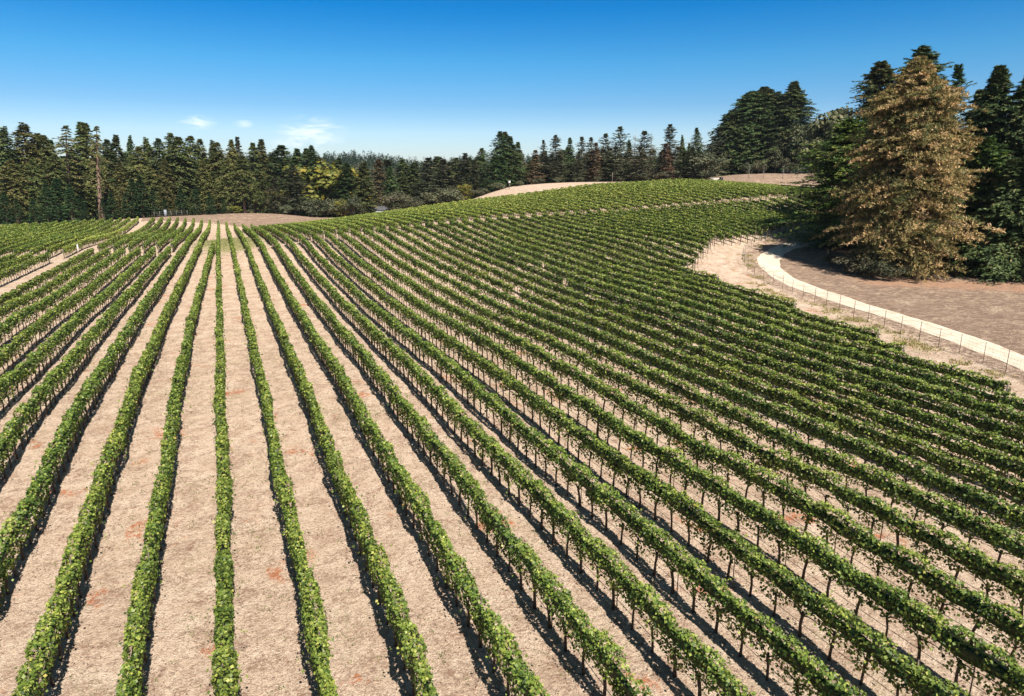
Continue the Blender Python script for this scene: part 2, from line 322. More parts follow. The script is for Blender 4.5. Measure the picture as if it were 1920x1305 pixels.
class Tubes:
    def __init__(s): s.V = []; s.F = []; s.n = 0
    def add(s, pts, rs, sides=6):
        pts = np.asarray(pts, float); rs = np.broadcast_to(np.asarray(rs, float), (len(pts),))
        T = np.gradient(pts, axis=0); T = unit(T); ref = np.where(np.abs(T[:, 2:3]) > .9, [[1., 0, 0]], [[0, 0, 1.]])
        A_ = unit(np.cross(T, ref)); B_ = np.cross(T, A_); a = np.arange(sides)*2*math.pi/sides
        R = pts[:, None] + rs[:, None, None]*(np.cos(a)[None, :, None]*A_[:, None] + np.sin(a)[None, :, None]*B_[:, None])
        m = len(pts); s.V.append(R.reshape(-1, 3)); j = np.arange(sides); jn = (j+1) % sides
        for k in range(m-1):
            b = s.n+k*sides; s.F.append(np.stack([b+j, b+jn, b+sides+jn, b+sides+j], 1))
        if sides % 2 == 0:
            e = s.n+(m-1)*sides
            for q in range(sides//2-1):
                s.F.append(np.array([[e, e+1+2*q, e+2+2*q, e+3+2*q if 3+2*q < sides else e]])) if 3+2*q < sides else None
                s.F.append(np.array([[s.n, s.n+3+2*q, s.n+2+2*q, s.n+1+2*q]])) if 3+2*q < sides else None
        s.n += m*sides
    def get(s): return np.concatenate(s.V), np.concatenate(s.F)
    def mesh(s, name, mat, smooth=True): V, F = s.get(); return build(name, V, F, mat, smooth=smooth, link=False)
def box(c, s, rz=0):
    c = np.array(c, float); s = np.array(s, float)/2
    v = np.array([[x, y, z] for z in (-1, 1) for x, y in ((-1,-1),(1,-1),(1,1),(-1,1))], float)*s
    cr, sr = math.cos(rz), math.sin(rz); v = np.stack([v[:, 0]*cr-v[:, 1]*sr, v[:, 0]*sr+v[:, 1]*cr, v[:, 2]], 1)+c
    return v, np.array([[0,3,2,1],[4,5,6,7],[0,1,5,4],[1,2,6,5],[2,3,7,6],[3,0,4,7]])
def merge(parts):
    V, F, n0 = [], [], 0
    for v, f in parts: V.append(v); F.append(f+n0); n0 += len(v)
    return np.concatenate(V), np.concatenate(F)

# ------------------------------------------------------------------ ground, road
road_px = [(2060,738),(1980,707),(1920,680),(1860,657),(1800,634),(1750,617),(1700,600),(1650,585),(1600,570),(1560,556),(1520,543),(1490,532),(1462,517),(1443,500),(1440,487),(1450,474),(1472,464),(1505,457),(1545,453)]
road = np.array([hit(*p)[:2] for p in road_px])
ext = road[0]+(road[0]-road[1])/np.linalg.norm(road[0]-road[1])*30.0; road = np.vstack([ext, road])
ext = road[-1]+np.array([14., 6.]); road = np.vstack([road, ext, ext+np.array([20., 22.])])
def smooth_line(P, step=.7, it=2):
    P = np.asarray(P, float)
    for _ in range(it):
        Q = np.empty((2*len(P)-2, P.shape[1])); Q[0::2] = .75*P[:-1]+.25*P[1:]; Q[1::2] = .25*P[:-1]+.75*P[1:]; P = np.vstack([P[:1], Q, P[-1:]])
    s = np.concatenate([[0], np.cumsum(np.linalg.norm(np.diff(P, axis=0), axis=1))]); u = np.arange(0, s[-1], step)
    return np.stack([np.interp(u, s, P[:, k]) for k in range(P.shape[1])], 1)
rl = smooth_line(road, .7)
rng = np.random.default_rng(7)
def side_of(X, Y, L):                      # signed distance to a polyline, + on its right
    out_d = np.full(X.shape, 1e9); sg = np.zeros(X.shape)
    for a, b in zip(L[:-1], L[1:]):
        ab = b-a; l2 = ab@ab; tt = np.clip(((X-a[0])*ab[0]+(Y-a[1])*ab[1])/l2, 0, 1)
        dx = X-a[0]-tt*ab[0]; dy = Y-a[1]-tt*ab[1]; d = np.hypot(dx, dy); cr = ab[0]*dy-ab[1]*dx
        m_ = d < out_d-1e-9; out_d = np.where(m_, d, out_d); sg = np.where(m_, np.sign(cr), sg)
    return -out_d*sg
def axis(fine0, fine1, step, lo, hi, g=1.18):
    a = list(np.arange(fine0, fine1+1e-6, step)); s = step
    while a[-1] < hi: s = min(s*g, 120); a.append(a[-1]+s)
    s = step; b = [a[0]]
    while b[-1] > lo: s = min(s*g, 120); b.append(b[-1]-s)
    return np.array(sorted(b[1:])+a)
gx = axis(-62, 150, .75, -3200, 3400); gy = axis(-8, 270, .75, -900, 3600)
GX, GY = np.meshgrid(gx, gy); GZ = terr(GX, GY)
nearm = sstep(90-np.hypot(GX, GY-20), 0, 40)
GZ = GZ + nearm*.03*np.sin(GX*1.9+np.sin(GY*.7)*2)*np.sin(GY*1.3+GX*.3)
coarse = smooth_line(road, 4, 2)
sd_ = np.full(GX.shape, -999.); mk = (GX > 20) & (GX < 260) & (GY > -60) & (GY < 230)
sd_[mk] = side_of(GX[mk], GY[mk], coarse)
# the side of the road away from the vines, plus a strip before the fence
ptest = side_of(np.array([85.]), np.array([60.]), coarse)[0]
sdm = sd_*np.sign(ptest); sdm[~mk] = -999
mul_ = np.where(mk, sstep(sdm, -3.6, -2.2)*1.0, 0.0)
mul_ = np.where(mk & (sdm < 0) & (sdm > -3.6), .55, mul_)
far_mound = sstep(GY-(lane_y(GX)+depth_up(GX)), 3, 8)*(GY < 300)*(GX > -25)*(GX < 38)
meadow_r = sstep(GY-(lane_y(GX)+depth_up(GX)), 3, 7)*(GX > 150)*(GX < 400)
mulv = np.clip(mul_+far_mound*.9+meadow_r*.75, 0, 1)
rr = np.hypot(GX, GY)
edge_f = np.where(GX < 38, 288, np.where(GX > 150, 600, 286))
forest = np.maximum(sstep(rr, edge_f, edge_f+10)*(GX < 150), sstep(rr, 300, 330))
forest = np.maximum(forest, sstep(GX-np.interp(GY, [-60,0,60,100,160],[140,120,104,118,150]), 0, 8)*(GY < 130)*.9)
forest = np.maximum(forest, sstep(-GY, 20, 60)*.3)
grs = sstep(16-np.hypot((GX-1.5)*1.6, (GY-162)*.42), 0, 10)*.8
grs = np.maximum(grs, np.where(mk, np.exp(-((sdm+5.8)/.8)**2)*.55*(.5+.5*np.sin(GX*.9+GY*.6)), 0))
bt = hit(1700, 528)
nv = (GX-bt[0])*(-.63)+(GY-bt[1])*(-.77); nu = (GX-bt[0])*.77+(GY-bt[1])*(-.63)   # towards / across the view
needles = sstep(6.0-np.abs(nv-0.5), 0, 4)*sstep(17-np.abs(nu-7), 0, 6)*.62
nvx, nvy = len(gx), len(gy); ii = (np.arange(nvy-1)[:, None]*nvx+np.arange(nvx-1)[None]).ravel()
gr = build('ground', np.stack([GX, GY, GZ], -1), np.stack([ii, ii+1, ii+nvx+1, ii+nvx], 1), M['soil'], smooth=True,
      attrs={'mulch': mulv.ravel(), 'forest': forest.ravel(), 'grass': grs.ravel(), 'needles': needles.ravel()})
tag(gr, kind='structure')
def ribbon(name, L, half, lift, mat, na=9):
    T = unit(np.gradient(L, axis=0)); Nn = np.stack([T[:, 1], -T[:, 0]], 1); m_ = len(L)
    ph = np.arange(m_)*.7; wl = half*(1+.07*np.sin(ph*.31)+.04*np.sin(ph*1.1)+rng.normal(0, .02, m_)); wr = half*(1+.06*np.sin(ph*.27+2)+.05*np.sin(ph*.9)+rng.normal(0, .02, m_))
    u = np.linspace(-1, 1, na); off = np.where(u[None] < 0, u[None]*wl[:, None], u[None]*wr[:, None])
    P = L[:, None]+Nn[:, None]*off[..., None]; Z = terr(P[..., 0], P[..., 1])+lift-.03*(np.abs(u)[None] > .99)
    V = np.concatenate([P, Z[..., None]], -1); i0 = (np.arange(m_-1)[:, None]*na+np.arange(na-1)[None]).ravel()
    return tag(build(name, V, np.stack([i0, i0+1, i0+na+1, i0+na], 1), mat, smooth=True), kind='structure')
ribbon('dirt_road', rl, 1.5, .05, M['road'])
# pale track along the crest behind the upper vines
ct = np.array([[x, lane_y(x)+float(depth_up(x))+15] for x in np.linspace(72, 150, 30)])
ribbon('crest_track', smooth_line(ct, 1.5), 9.0, .06, M['road'])

# ------------------------------------------------------------------ vine rows
def bend(i, Y):                            # the left rows swing slowly to the right up the field
    if i > -1: return np.zeros_like(Y)+ (0.05*sstep(Y, 80, 200) if i == 0 else 0)
    return W*np.interp(Y, [0, 60, 75, 107, 140, 160, 256, 300], [0, 0, .06, .36, .66, .72, 1.0, 1.0])
trunk_meshes = []
for k in range(4):
    r = np.random.default_rng(50+k); T = Tubes()
    b1, b2 = r.normal(0, .035, 2), r.normal(0, .05, 2)
    p = np.array([[0,0,-.12],[b1[0]*.5,b1[1]*.5,.2],[b1[0],b1[1],.5],[b2[0],b2[1],.8],[b2[0]*.8,b2[1]*.8,.95]])
    T.add(p, [.055,.046,.04,.045,.04], 6)
    for s_ in (-1, 1):
        q = np.array([p[3], p[3]+[0, s_*.15, .13], p[3]+[.02, s_*.4, .17], p[3]+[0, s_*.6, .18]]); T.add(q, [.028,.022,.017,.01], 4)
    trunk_meshes.append(T.mesh('trunk', M['vinewood']))
T = Tubes(); T.add([[0,0,-.2],[0,0,1.0],[0,0,1.95]], .022, 4); stake_mesh = T.mesh('stake', M['stake'], False)
T = Tubes(); T.add([[0,0,-.2],[0,0,1.0],[0,0,1.75]], [.055,.052,.05], 8); T.add([[0,0,1.45],[0,.6,.75],[0,1.15,.02]], .022, 6); endpost_mesh = T.mesh('end_post', M['post'], True)

def leafsize(d): return np.interp(d, [10, 20, 50, 100, 180, 260], [.066, .078, .115, .17, .24, .31])
GAPS = {13: [(69.5, 71.6)], 11: [(80, 81)], 10: [(57, 57.8)], 4: [(10.7, 12.0)], 16: [(72,73)], 17: [(83.5, 84.5)]}
def canopy(i, y0, y1, seed, tint0=0.0, full=1.0, gaps=()):
    r = np.random.default_rng(seed)
    Yc = np.arange(y0+.3, y1, .5); Xc = rowX(i)+bend(i, Yc); Zc = terr(Xc, Yc)
    D = np.sqrt(Xc**2+Yc**2+(Zc-HC)**2)
    ls = leafsize(D)
    dens = 3.5/ls**2*.5*full                                # leaves per half-metre slice
    ph = r.uniform(0, 6.28, 8)
    nwid = lambda y: 1+.16*np.sin(y*1.7+ph[0])*np.sin(y*.53+ph[1])+.12*np.sin(y*5.4+ph[2])
    nn = r.poisson(dens); idx = np.repeat(np.arange(len(Yc)), nn); m_ = len(idx)
    y = Yc[idx]+r.uniform(-.27, .27, m_)
    keep = np.ones(m_, bool)
    for a, b in gaps: keep &= ~((y > a) & (y < b))
    idx, y = idx[keep], y[keep]; m_ = len(y)
    vine = np.floor((y-y0)/1.15).astype(int); vr = r.normal(0, 1, vine.max()+2)[vine]; vr2 = r.normal(0, 1, vine.max()+2)[vine]
    frac = ((y-y0)/1.15) % 1; lump = np.cos((frac-.5)*2*math.pi)       # fuller in mid-vine, hanging at the trunk
    hw = .215*nwid(y)*(1+.13*vr); zt = 1.84+.06*vr2+.07*np.sin(y*2.3+ph[3])+.05*np.sin(y*6.1+ph[4]); zb = .68+.15*vr+.10*np.sin(y*1.9+ph[5])-.10*lump*np.sign(.5-np.abs(frac-.5))+.12*r.random(m_)**2*0
    top = r.random(m_) < .34
    u = r.random(m_)**.68; z = np.where(top, zt-r.random(m_)**2*.16, zb+(zt-.08-zb)*u)
    zc = (zt+zb)/2; hh = (zt-zb)/2; prof = np.clip(1-np.abs((z-zc)/hh)**3.5, .05, 1)**.5*(.72+.28*np.clip((z-zb)/(2*hh)*1.6, 0, 1))
    sgn = np.where(r.random(m_) < .5, -1, 1)
    x = np.where(top, r.uniform(-1, 1, m_)*hw*.92, sgn*hw*prof*(.72+.42*r.random(m_)))
    weak = (r.random(vine.max()+2) < .06)[vine] & (r.random(m_) < .6)      # thin vines
    z = np.where(weak, 1.0+r.normal(0, .12, m_), z); x = np.where(weak, x*.6, x)
    tailv = (r.random(vine.max()+2) < .10)[vine] & (np.abs(frac-.5) < .16) & ~top & (u < .35)      # leaves down the trunk
    z = np.where(tailv, .15+r.random(m_)*.8, z); x = np.where(tailv, r.normal(0, .09, m_), x)
    # a few loose shoots that leave the hedge
    sh = r.random(m_) < .022
    x = np.where(sh, x+sgn*r.random(m_)*.28, x); z = np.where(sh, z+r.uniform(-.25, .16, m_), z)
    s_ = ls[idx]*r.uniform(.75, 1.3, m_)
    X = rowX(i)+bend(i, y)+x+.05*np.sin(y*.31+ph[6])+.03*np.sin(y*.9+ph[7])
    Z = np.interp(y, Yc, Zc)+z
    N = np.stack([np.where(top, x/hw*.5, sgn*.9), np.zeros(m_)-.12, np.where(top, 1., .42)], 1)+r.normal(0, .55, (m_, 3))
    Dn = np.stack([r.normal(0, .5, m_)+sgn*.3, r.normal(0, .8, m_), np.where(top, r.normal(0, .35, m_), -.8+r.normal(0, .4, m_))], 1)
    P = np.stack([X, y, Z], 1); N = unit(N); Dn = Dn-N*(Dn*N).sum(1, keepdims=True)
    P = P-unit(Dn)*s_[:, None]*.5
    V, Fq = kites(P, Dn, N, s_*1.15, s_*1.05, .12)
    nsh = int((y1-y0)/1.15*.16); dsh = np.interp(Yc.mean(), Yc, D)
    sy = r.uniform(y0+.5, y1-.5, nsh); sx = rowX(i)+bend(i, sy); sd2 = np.hypot(sx, sy); okk = sd2 < 70; sy, sx, sd2 = sy[okk], sx[okk], sd2[okk]; nsh = len(sy)
    if nsh:
        kk = 11; tt_ = np.linspace(0, 1, kk)[None]; sgn2 = r.choice([-1, 1], nsh)[:, None]; ln_ = r.uniform(.25, .75, nsh)[:, None]; ry = r.normal(0, .5, nsh)[:, None]; up = r.choice([.35, .1, -.5], nsh)[:, None]
        qx = sx[:, None]+sgn2*(.14+ln_*tt_*np.where(up > .3, .35, .8)); qy = sy[:, None]+ry*ln_*tt_; qz = np.interp(sy, Yc, Zc)[:, None]+np.where(up > .3, 1.8, 1.45)+up*ln_*tt_*1.4-np.where(up > .3, 0, .45)*tt_**2
        Q = np.stack([qx, qy, qz], -1).reshape(-1, 3)+r.normal(0, .025, (nsh*kk, 3)); sq = np.repeat(leafsize(sd2), kk)*r.uniform(.7, 1.15, nsh*kk)
        N2 = unit(r.normal(0, .6, (nsh*kk, 3))+[0, 0, .7]); D2 = r.normal(0, 1, (nsh*kk, 3)); V2, F2 = kites(Q, D2, N2, sq, sq*.9, .1)
        Fq = np.concatenate([Fq, F2+len(V)]); V = np.concatenate([V, V2])
    else: kk = 0
    cl = .5*np.sin(y*1.1+ph[2])*np.sin(y*.27+ph[4])
    tint = .40+.19*r.normal(0, 1, m_)+.07*cl+tint0+.05*vr2+np.where(top, .06, 0)  # top leaves lighter: sunlit row tops put into the tint
    tint = np.where(r.random(m_) < .02, .86+.1*r.random(m_), np.minimum(tint, .86)); tint = np.where((r.random(m_) < .012) & (u < .4) & ~top, 1.0, tint)
    tint = np.concatenate([tint, r.uniform(.45, .82, nsh*kk)])
    # solid core against see-through, hedge interior shade put into its dark colour
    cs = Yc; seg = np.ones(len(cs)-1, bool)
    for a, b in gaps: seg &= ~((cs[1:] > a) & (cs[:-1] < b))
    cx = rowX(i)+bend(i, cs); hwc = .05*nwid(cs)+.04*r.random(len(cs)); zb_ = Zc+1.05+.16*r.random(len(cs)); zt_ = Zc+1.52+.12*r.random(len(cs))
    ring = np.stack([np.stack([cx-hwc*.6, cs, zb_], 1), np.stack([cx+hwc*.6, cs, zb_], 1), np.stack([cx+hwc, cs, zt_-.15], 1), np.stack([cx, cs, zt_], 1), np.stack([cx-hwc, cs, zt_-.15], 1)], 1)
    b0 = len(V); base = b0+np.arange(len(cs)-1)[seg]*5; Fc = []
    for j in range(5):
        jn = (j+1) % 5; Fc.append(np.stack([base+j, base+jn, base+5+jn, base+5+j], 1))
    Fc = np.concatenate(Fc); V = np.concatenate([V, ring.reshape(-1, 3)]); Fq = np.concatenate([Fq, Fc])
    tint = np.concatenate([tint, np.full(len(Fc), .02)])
    return V, Fq, tint
def line_pts(i, y0, y1, h, step=3.0, dx=0):
    ys = np.arange(y0, y1+step*.5, step); xs = rowX(i)+bend(i, ys)+dx; return np.stack([xs, ys, terr(xs, ys)+h], 1)
n_tr = 0
def make_row(i, y0, y1, label, group, tint0=0., near=True, gaps=()):
    global n_tr
    seed = int(5000+i*70+(0 if near else 35))
    ox, oy = rowX(i)+float(bend(i, np.array([y0]))[0]), y0; root = empty('vine_row', (ox, oy, tz(ox, oy)), label, 'vine row', group)
    O = np.array(root.location)
    V, Fq, tint = canopy(i, y0, y1, seed, tint0, 1.0, gaps)
    build('foliage', V-O, Fq, M['vine'], tint, root)
    r = random.Random(seed)
    ys = np.arange(y0+.57, y1-.2, 1.15); xs = rowX(i)+bend(i, ys); zs = terr(xs, ys); dd = np.hypot(xs, ys)
    P = np.stack([xs, ys, zs], 1)
    lim = 62 if near else 0
    ind = [k for k in np.argsort(dd) if dd[k] < lim][:98]
    rest = [k for k in range(len(ys)) if k not in set(ind)]
    for k in ind:
        child('trunk', r.choice(trunk_meshes), root, tuple(P[k]-O), r.choice((0, math.pi))+r.uniform(-.25, .25), (r.uniform(.85, 1.25),)*2+(r.uniform(.95, 1.06),)); n_tr += 1
    if rest:
        T = Tubes()
        for k in rest:
            a, b = r.gauss(0, .04), r.gauss(0, .05); q = P[k]-O
            T.add([q+[0,0,-.1], q+[a, b, .5], q+[b, a, 1.15]], [.045, .032, .03], 4)
        tr = T.mesh('distant_trunks', M['vinewood']); o = child('distant_trunks', tr, root)
        o['kind'] = 'stuff'
    L = y1-y0; ns = max(2, int(L/6.9))
    if near:
        for k in range(1, ns):
            y = y0+L*k/ns; x = ox if i > -1 else rowX(i)+float(bend(i, np.array([y]))[0])
            if math.hypot(x, y) < 75: child('stake', stake_mesh, root, (x-O[0]+.04, y-O[1], tz(x, y)-O[2]))
        if min(dd) < 60:
            ye = min(y1, math.sqrt(max(75**2-ox**2, 1)))
            if ye > y0+5:
                T = Tubes(); T.add(line_pts(i, y0, ye, .47, 1.5, .03)-O, .011, 4); child('drip_hose', T.mesh('drip_hose', M['hose']), root)
                T = Tubes(); T.add(line_pts(i, y0, ye, .93, 2.0, -.02)-O, .005, 4); child('trellis_wire', T.mesh('trellis_wire', M['wire']), root)
    for y, rz in ((y0+.1, math.pi), (y1-.1, 0)):
        if y < 3: continue
        x = rowX(i)+float(bend(i, np.array([y]))[0]); child('end_post', endpost_mesh, root, (x-O[0], y-O[1], tz(x, y)-O[2]), rz)
    return root
ORD = {1:'first',2:'second',3:'third',4:'fourth',5:'fifth',6:'sixth',7:'seventh',8:'eighth',9:'ninth',10:'tenth',11:'eleventh',12:'twelfth',13:'thirteenth',14:'fourteenth',15:'fifteenth',16:'sixteenth',17:'seventeenth',18:'eighteenth',19:'nineteenth',20:'twentieth'}
TENS = {20:'twenty',30:'thirty',40:'forty',50:'fifty',60:'sixty',70:'seventy'}
ORD.update({30:'thirtieth',40:'fortieth',50:'fiftieth',60:'sixtieth',70:'seventieth'})
def ordn(k): return ORD[k] if k in ORD else TENS[k//10*10]+'-'+ORD[k % 10]
# where each lower row starts on the right (its end at the headland by the fence)
starts = {19: (1893,722), 20: (1697,652), 21: (1650,618), 22: (1493,568), 23: (1347,517)}
def ystart(i):
    if i <= 18: return -4.0
    if i in starts: x, y = starts[i]; return onX(x, y, rowX(i))[1]
    return float(np.interp(i, [24,25,26,27,28,29,30,33,36,38,41,43,52], [74.5,76,78.5,80.5,82.5,85,87,89.5,92.5,95,98,100,109]))
SIDE = {0: 0.02}
rnd = random.Random(3)
from mathutils import Matrix
for i in range(-9, 53):
    y0 = ystart(i); y1 = lane_y(rowX(i))-1.0
    if i <= -4: y1 = 138
    if i == -1: y1 = 143
    if i == 0: lab = 'vine row running nearly straight up the picture, bottom edge to cross lane'
    elif i > 0: lab = 'lower-block vine row, %s to the right of the one running straight up the picture' % ordn(i)
    else: lab = 'lower-block vine row, %s to the left of the one running straight up the picture' % ordn(-i)
    t0 = rnd.uniform(-.035, .035) + (-.10 if i == 16 else 0) + .03
    make_row(i, y0, y1, lab, 'vine rows of the big block below the cross lane', t0, True, GAPS.get(i, ()))
for i in list(range(-9, -1))+list(range(0, 75)):
    y0 = lane_y(rowX(i))+2.2; y1 = lane_y(rowX(i))+float(depth_up(rowX(i)))
    if i in (0, -2, -3): y0 = lane_y(rowX(i))-1.2
    if i <= -4: y0 = 144
    if i > 52: y0 = lane_y(rowX(i))+2.8
    if i == 0: lab = 'upper-block vine row in line with the one running straight up the picture'
    else: lab = 'upper-block vine row beyond the cross lane, %s %s of the straight middle row' % (ordn(abs(i)), 'right' if i > 0 else 'left')
    t0 = rnd.uniform(-.03, .03)+(.20 if i > 8 else .08)-(.06 if i < -3 else 0) - .10*float(sstep(np.array(i), 40, 60))  # upper rows lighter: yellow-green leaves plus a sunlit look put into the tint
    make_row(i, y0, y1, lab, 'vine rows of the block beyond the cross lane', t0, False)
for k in range(9):
    i = -11.3-k
    if True:
        lab = 'vine row left of the access lane near the left edge, %s out from the lane' % ordn(k+1)
        make_row(i, 40, 133+k*.3, lab, 'vine rows left of the access lane, near part', rnd.uniform(-.03, .03), True)
for k in range(24):
    i = -11.0-k
    y1 = float(np.interp(rowX(i), [-120,-62,-41,-21],[232,246,254,258]))
    lab = 'far-left vine row by the conifers, %s one left of the access lane' % ordn(k+1)
    if k == 0: lab = 'bright yellow-green vine row at the lane edge, nearest the bare mound'
    make_row(i, 140, y1, lab, 'vine rows of the far-left block', rnd.uniform(-.02, .02)+(.3 if k == 0 else .1 if k == 1 else .04), False)
print('trunks', n_tr)

# ------------------------------------------------------------------ ground cover
def scatter_litter():
    r = np.random.default_rng(11); m_ = 60000
    u = r.random(m_); d = 9+70*u**.8; a = np.radians(r.uniform(-24, 72, m_)); X = d*np.sin(a); Y = d*np.cos(a)
    Z = terr(X, Y)+.008; s_ = r.uniform(.02, .06, m_)*(1+d/60)
    D = np.stack([r.normal(0, 1, m_), r.normal(0, 1, m_), r.uniform(0, .45, m_)], 1); N = np.stack([r.normal(0, .35, m_), r.normal(0, .35, m_), np.ones(m_)], 1)
    V, Fq = kites(np.stack([X, Y, Z], 1), D, N, s_*1.5, s_*.45)
    tag(build('dry_leaf_litter', V, Fq, M['litter'], r.random(m_)**1.3), kind='stuff')
def blades(name, centers, per, spread, h, mat, tr, seed):
    r = np.random.default_rng(seed); C = np.repeat(np.asarray(centers), per, axis=0); m_ = len(C)
    X = C[:, 0]+r.normal(0, spread, m_); Y = C[:, 1]+r.normal(0, spread, m_); Z = terr(X, Y)-.01; hh = h*r.uniform(.5, 1.3, m_)
    D = np.stack([r.normal(0, .5, m_), r.normal(0, .5, m_), np.ones(m_)], 1); N = np.stack([r.normal(0, 1, m_), r.normal(0, 1, m_), .2*np.ones(m_)], 1)
    V, Fq = kites(np.stack([X, Y, Z], 1), D, N, hh, hh*.3); return build(name, V, Fq, mat, np.clip(tr[0]+(tr[1]-tr[0])*r.random(m_), 0, 1))
scatter_litter()
r = np.random.default_rng(12); m_ = 1500
d = 12+60*r.random(m_)**.8; a = np.radians(r.uniform(-22, 60, m_)); wc = np.stack([d*np.sin(a), d*np.cos(a)], 1)
tag(blades('weeds', wc, 9, .09, .10, M['weed'], (0, .7), 13), kind='stuff')
vp = np.array([hit(x, y)[:2] for x, y in [(1410,500),(1418,520),(1425,535),(1440,545),(1455,552),(1470,560),(1560,585),(1565,582),(1590,598),(1600,600),(1612,602),(1700,640),(1712,645),(1730,650),(1740,655),(1680,625),(1860,700),(1795,680),(1640,612),(1530,572),(1480,562),(1405,490),(1400,480),(1425,462),(1445,452),(1470,445),(1490,440)]])
wc = np.repeat(vp, 26, axis=0)+r.normal(0, .55, (len(vp)*26, 2))
tag(blades('roadside_grass', wc, 9, .12, .22, M['weed'], (.6, 1), 14), kind='stuff')
lg = np.stack([r.normal(1.5, 6.5, 900), 163+r.normal(0, 15, 900)], 1)
tag(blades('lane_grass', lg, 8, .25, .22, M['weed'], (0, .75), 15), kind='stuff')

# ------------------------------------------------------------------ trees
def conifer(seed, H=30., R=5., nb=150, per=14, spray=.9, cb=.1, p=.8, droop=.25, rise=.1, gap=.15, top=.0, mat='conifer', bark='bark', tint=(.15,.75), tr=.38, twist=0, clump=0, leafw=.42, tuft=False, lean=0, cone=.46, bvar=.13, lobes=0., taper=False):
    r = np.random.default_rng(seed)
    u = np.sort(cb+(1-cb)*r.random(nb)**(.9)); az = np.arange(nb)*2.39996+r.normal(0, .5, nb)
    sect = 1+.22*np.sin(az*2+seed)+.15*np.sin(az*3+seed*1.7)+gap*r.normal(0, 1, nb)
    sect = sect + lobes*np.sin(az*3+u*9+seed)*np.cos(u*14+az+seed)
    lay = 1+gap*np.sin(u*H*1.1+seed)*.8
    prof = np.minimum(np.clip((1-u)/(1-cb), 0, 1)**p, ((1-u)*H*cone+.25)/R)*np.clip((u-cb)/.12+.55, 0, 1)
    if taper: prof = prof*np.clip(.62+1.5*u, 0, 1)
    Lb = np.clip(R*prof*sect*lay, .03*R+.25, None)
    bx = .012*H*np.sin(u*3+seed); by = .012*H*np.cos(u*2.4+seed)
    Vs, Fs, Ts, n0 = [], [], [], 0
    s = r.random((nb, per))**.65*.92+.08
    dirv = np.stack([np.cos(az), np.sin(az)], 1)
    el = rise+.5*np.clip(u-.75, 0, 1)*2.0+r.normal(0, .12, nb)
    px = bx[:, None]+dirv[:, 0:1]*Lb[:, None]*s; py = by[:, None]+dirv[:, 1:2]*Lb[:, None]*s
    pz = (u*H)[:, None]+Lb[:, None]*(el[:, None]*s-droop*s**2)
    sidew = r.normal(0, 1, (nb, per))*(.16*Lb[:, None]*(1.1-s)+.15*spray)
    px = px-dirv[:, 1:2]*sidew; py = py+dirv[:, 0:1]*sidew; pz = pz+r.normal(0, .12*spray, (nb, per))
    P = np.stack([px, py, pz], -1).reshape(-1, 3); m_ = len(P)
    if tuft:                                              # needle clusters: several blades from one point
        kk = 5; P = np.repeat(P, kk, axis=0)+r.normal(0, spray*.22, (m_*kk, 3)); reps = kk
    else: reps = 1
    m_ = len(P)
    dv = np.repeat(np.repeat(np.stack([dirv[:, 0], dirv[:, 1], el-droop], 1), per, axis=0), reps, axis=0)
    sg = np.repeat(np.sign(sidew).ravel(), reps)[:, None]
    lat = np.stack([-dv[:, 1], dv[:, 0], np.zeros(m_)], 1)*sg
    D = dv*(.5+.5*r.random((m_, 1)))+lat*r.uniform(.1, 1.1, (m_, 1))+np.stack([np.zeros(m_), np.zeros(m_), r.normal(-.12, .25, m_)], 1)
    if tuft: D = D*.6+r.normal(0, .7, (m_, 3))+[0, 0, .25]
    N = np.stack([r.normal(0, .45, m_), r.normal(0, .45, m_), np.ones(m_)], 1)+dv*.35
    sz = spray*r.uniform(.6, 1.35, m_)
    V, Fq = kites(P-unit(D)*sz[:, None]*.4, D, N, sz*1.25, sz*leafw, -.15)
    bt_ = np.repeat(np.repeat(r.normal(0, bvar, nb), per), reps)
    tt = tint[0]+(tint[1]-tint[0])*r.random(m_)+bt_; tt = np.where(r.random(m_) < .03, .97, tt)
    me = build('crown', V, Fq, M[mat], tt, link=False)
    T = Tubes(); zs = np.array([-.03, .02, .15, .4, .7, .93, .99])*H; us = zs/H
    T.add(np.stack([.012*H*np.sin(us*3+seed), .012*H*np.cos(us*2.4+seed), zs], 1), H*np.array([.02,.016,.0125,.0095,.006,.002,.0008])*tr/.38, 8)
    for b in range(0, nb, 3):
        if u[b] > .93: continue
        q0 = np.array([bx[b], by[b], u[b]*H]); ss = np.array([0, .4, .8])[:, None]
        q = q0+np.concatenate([dirv[b]*Lb[b]*ss, Lb[b]*(el[b]*ss-droop*ss**2)], 1); T.add(q, H*np.array([.0028, .0018, .0006]), 4)
    return me, T.mesh('trunk', M[bark])
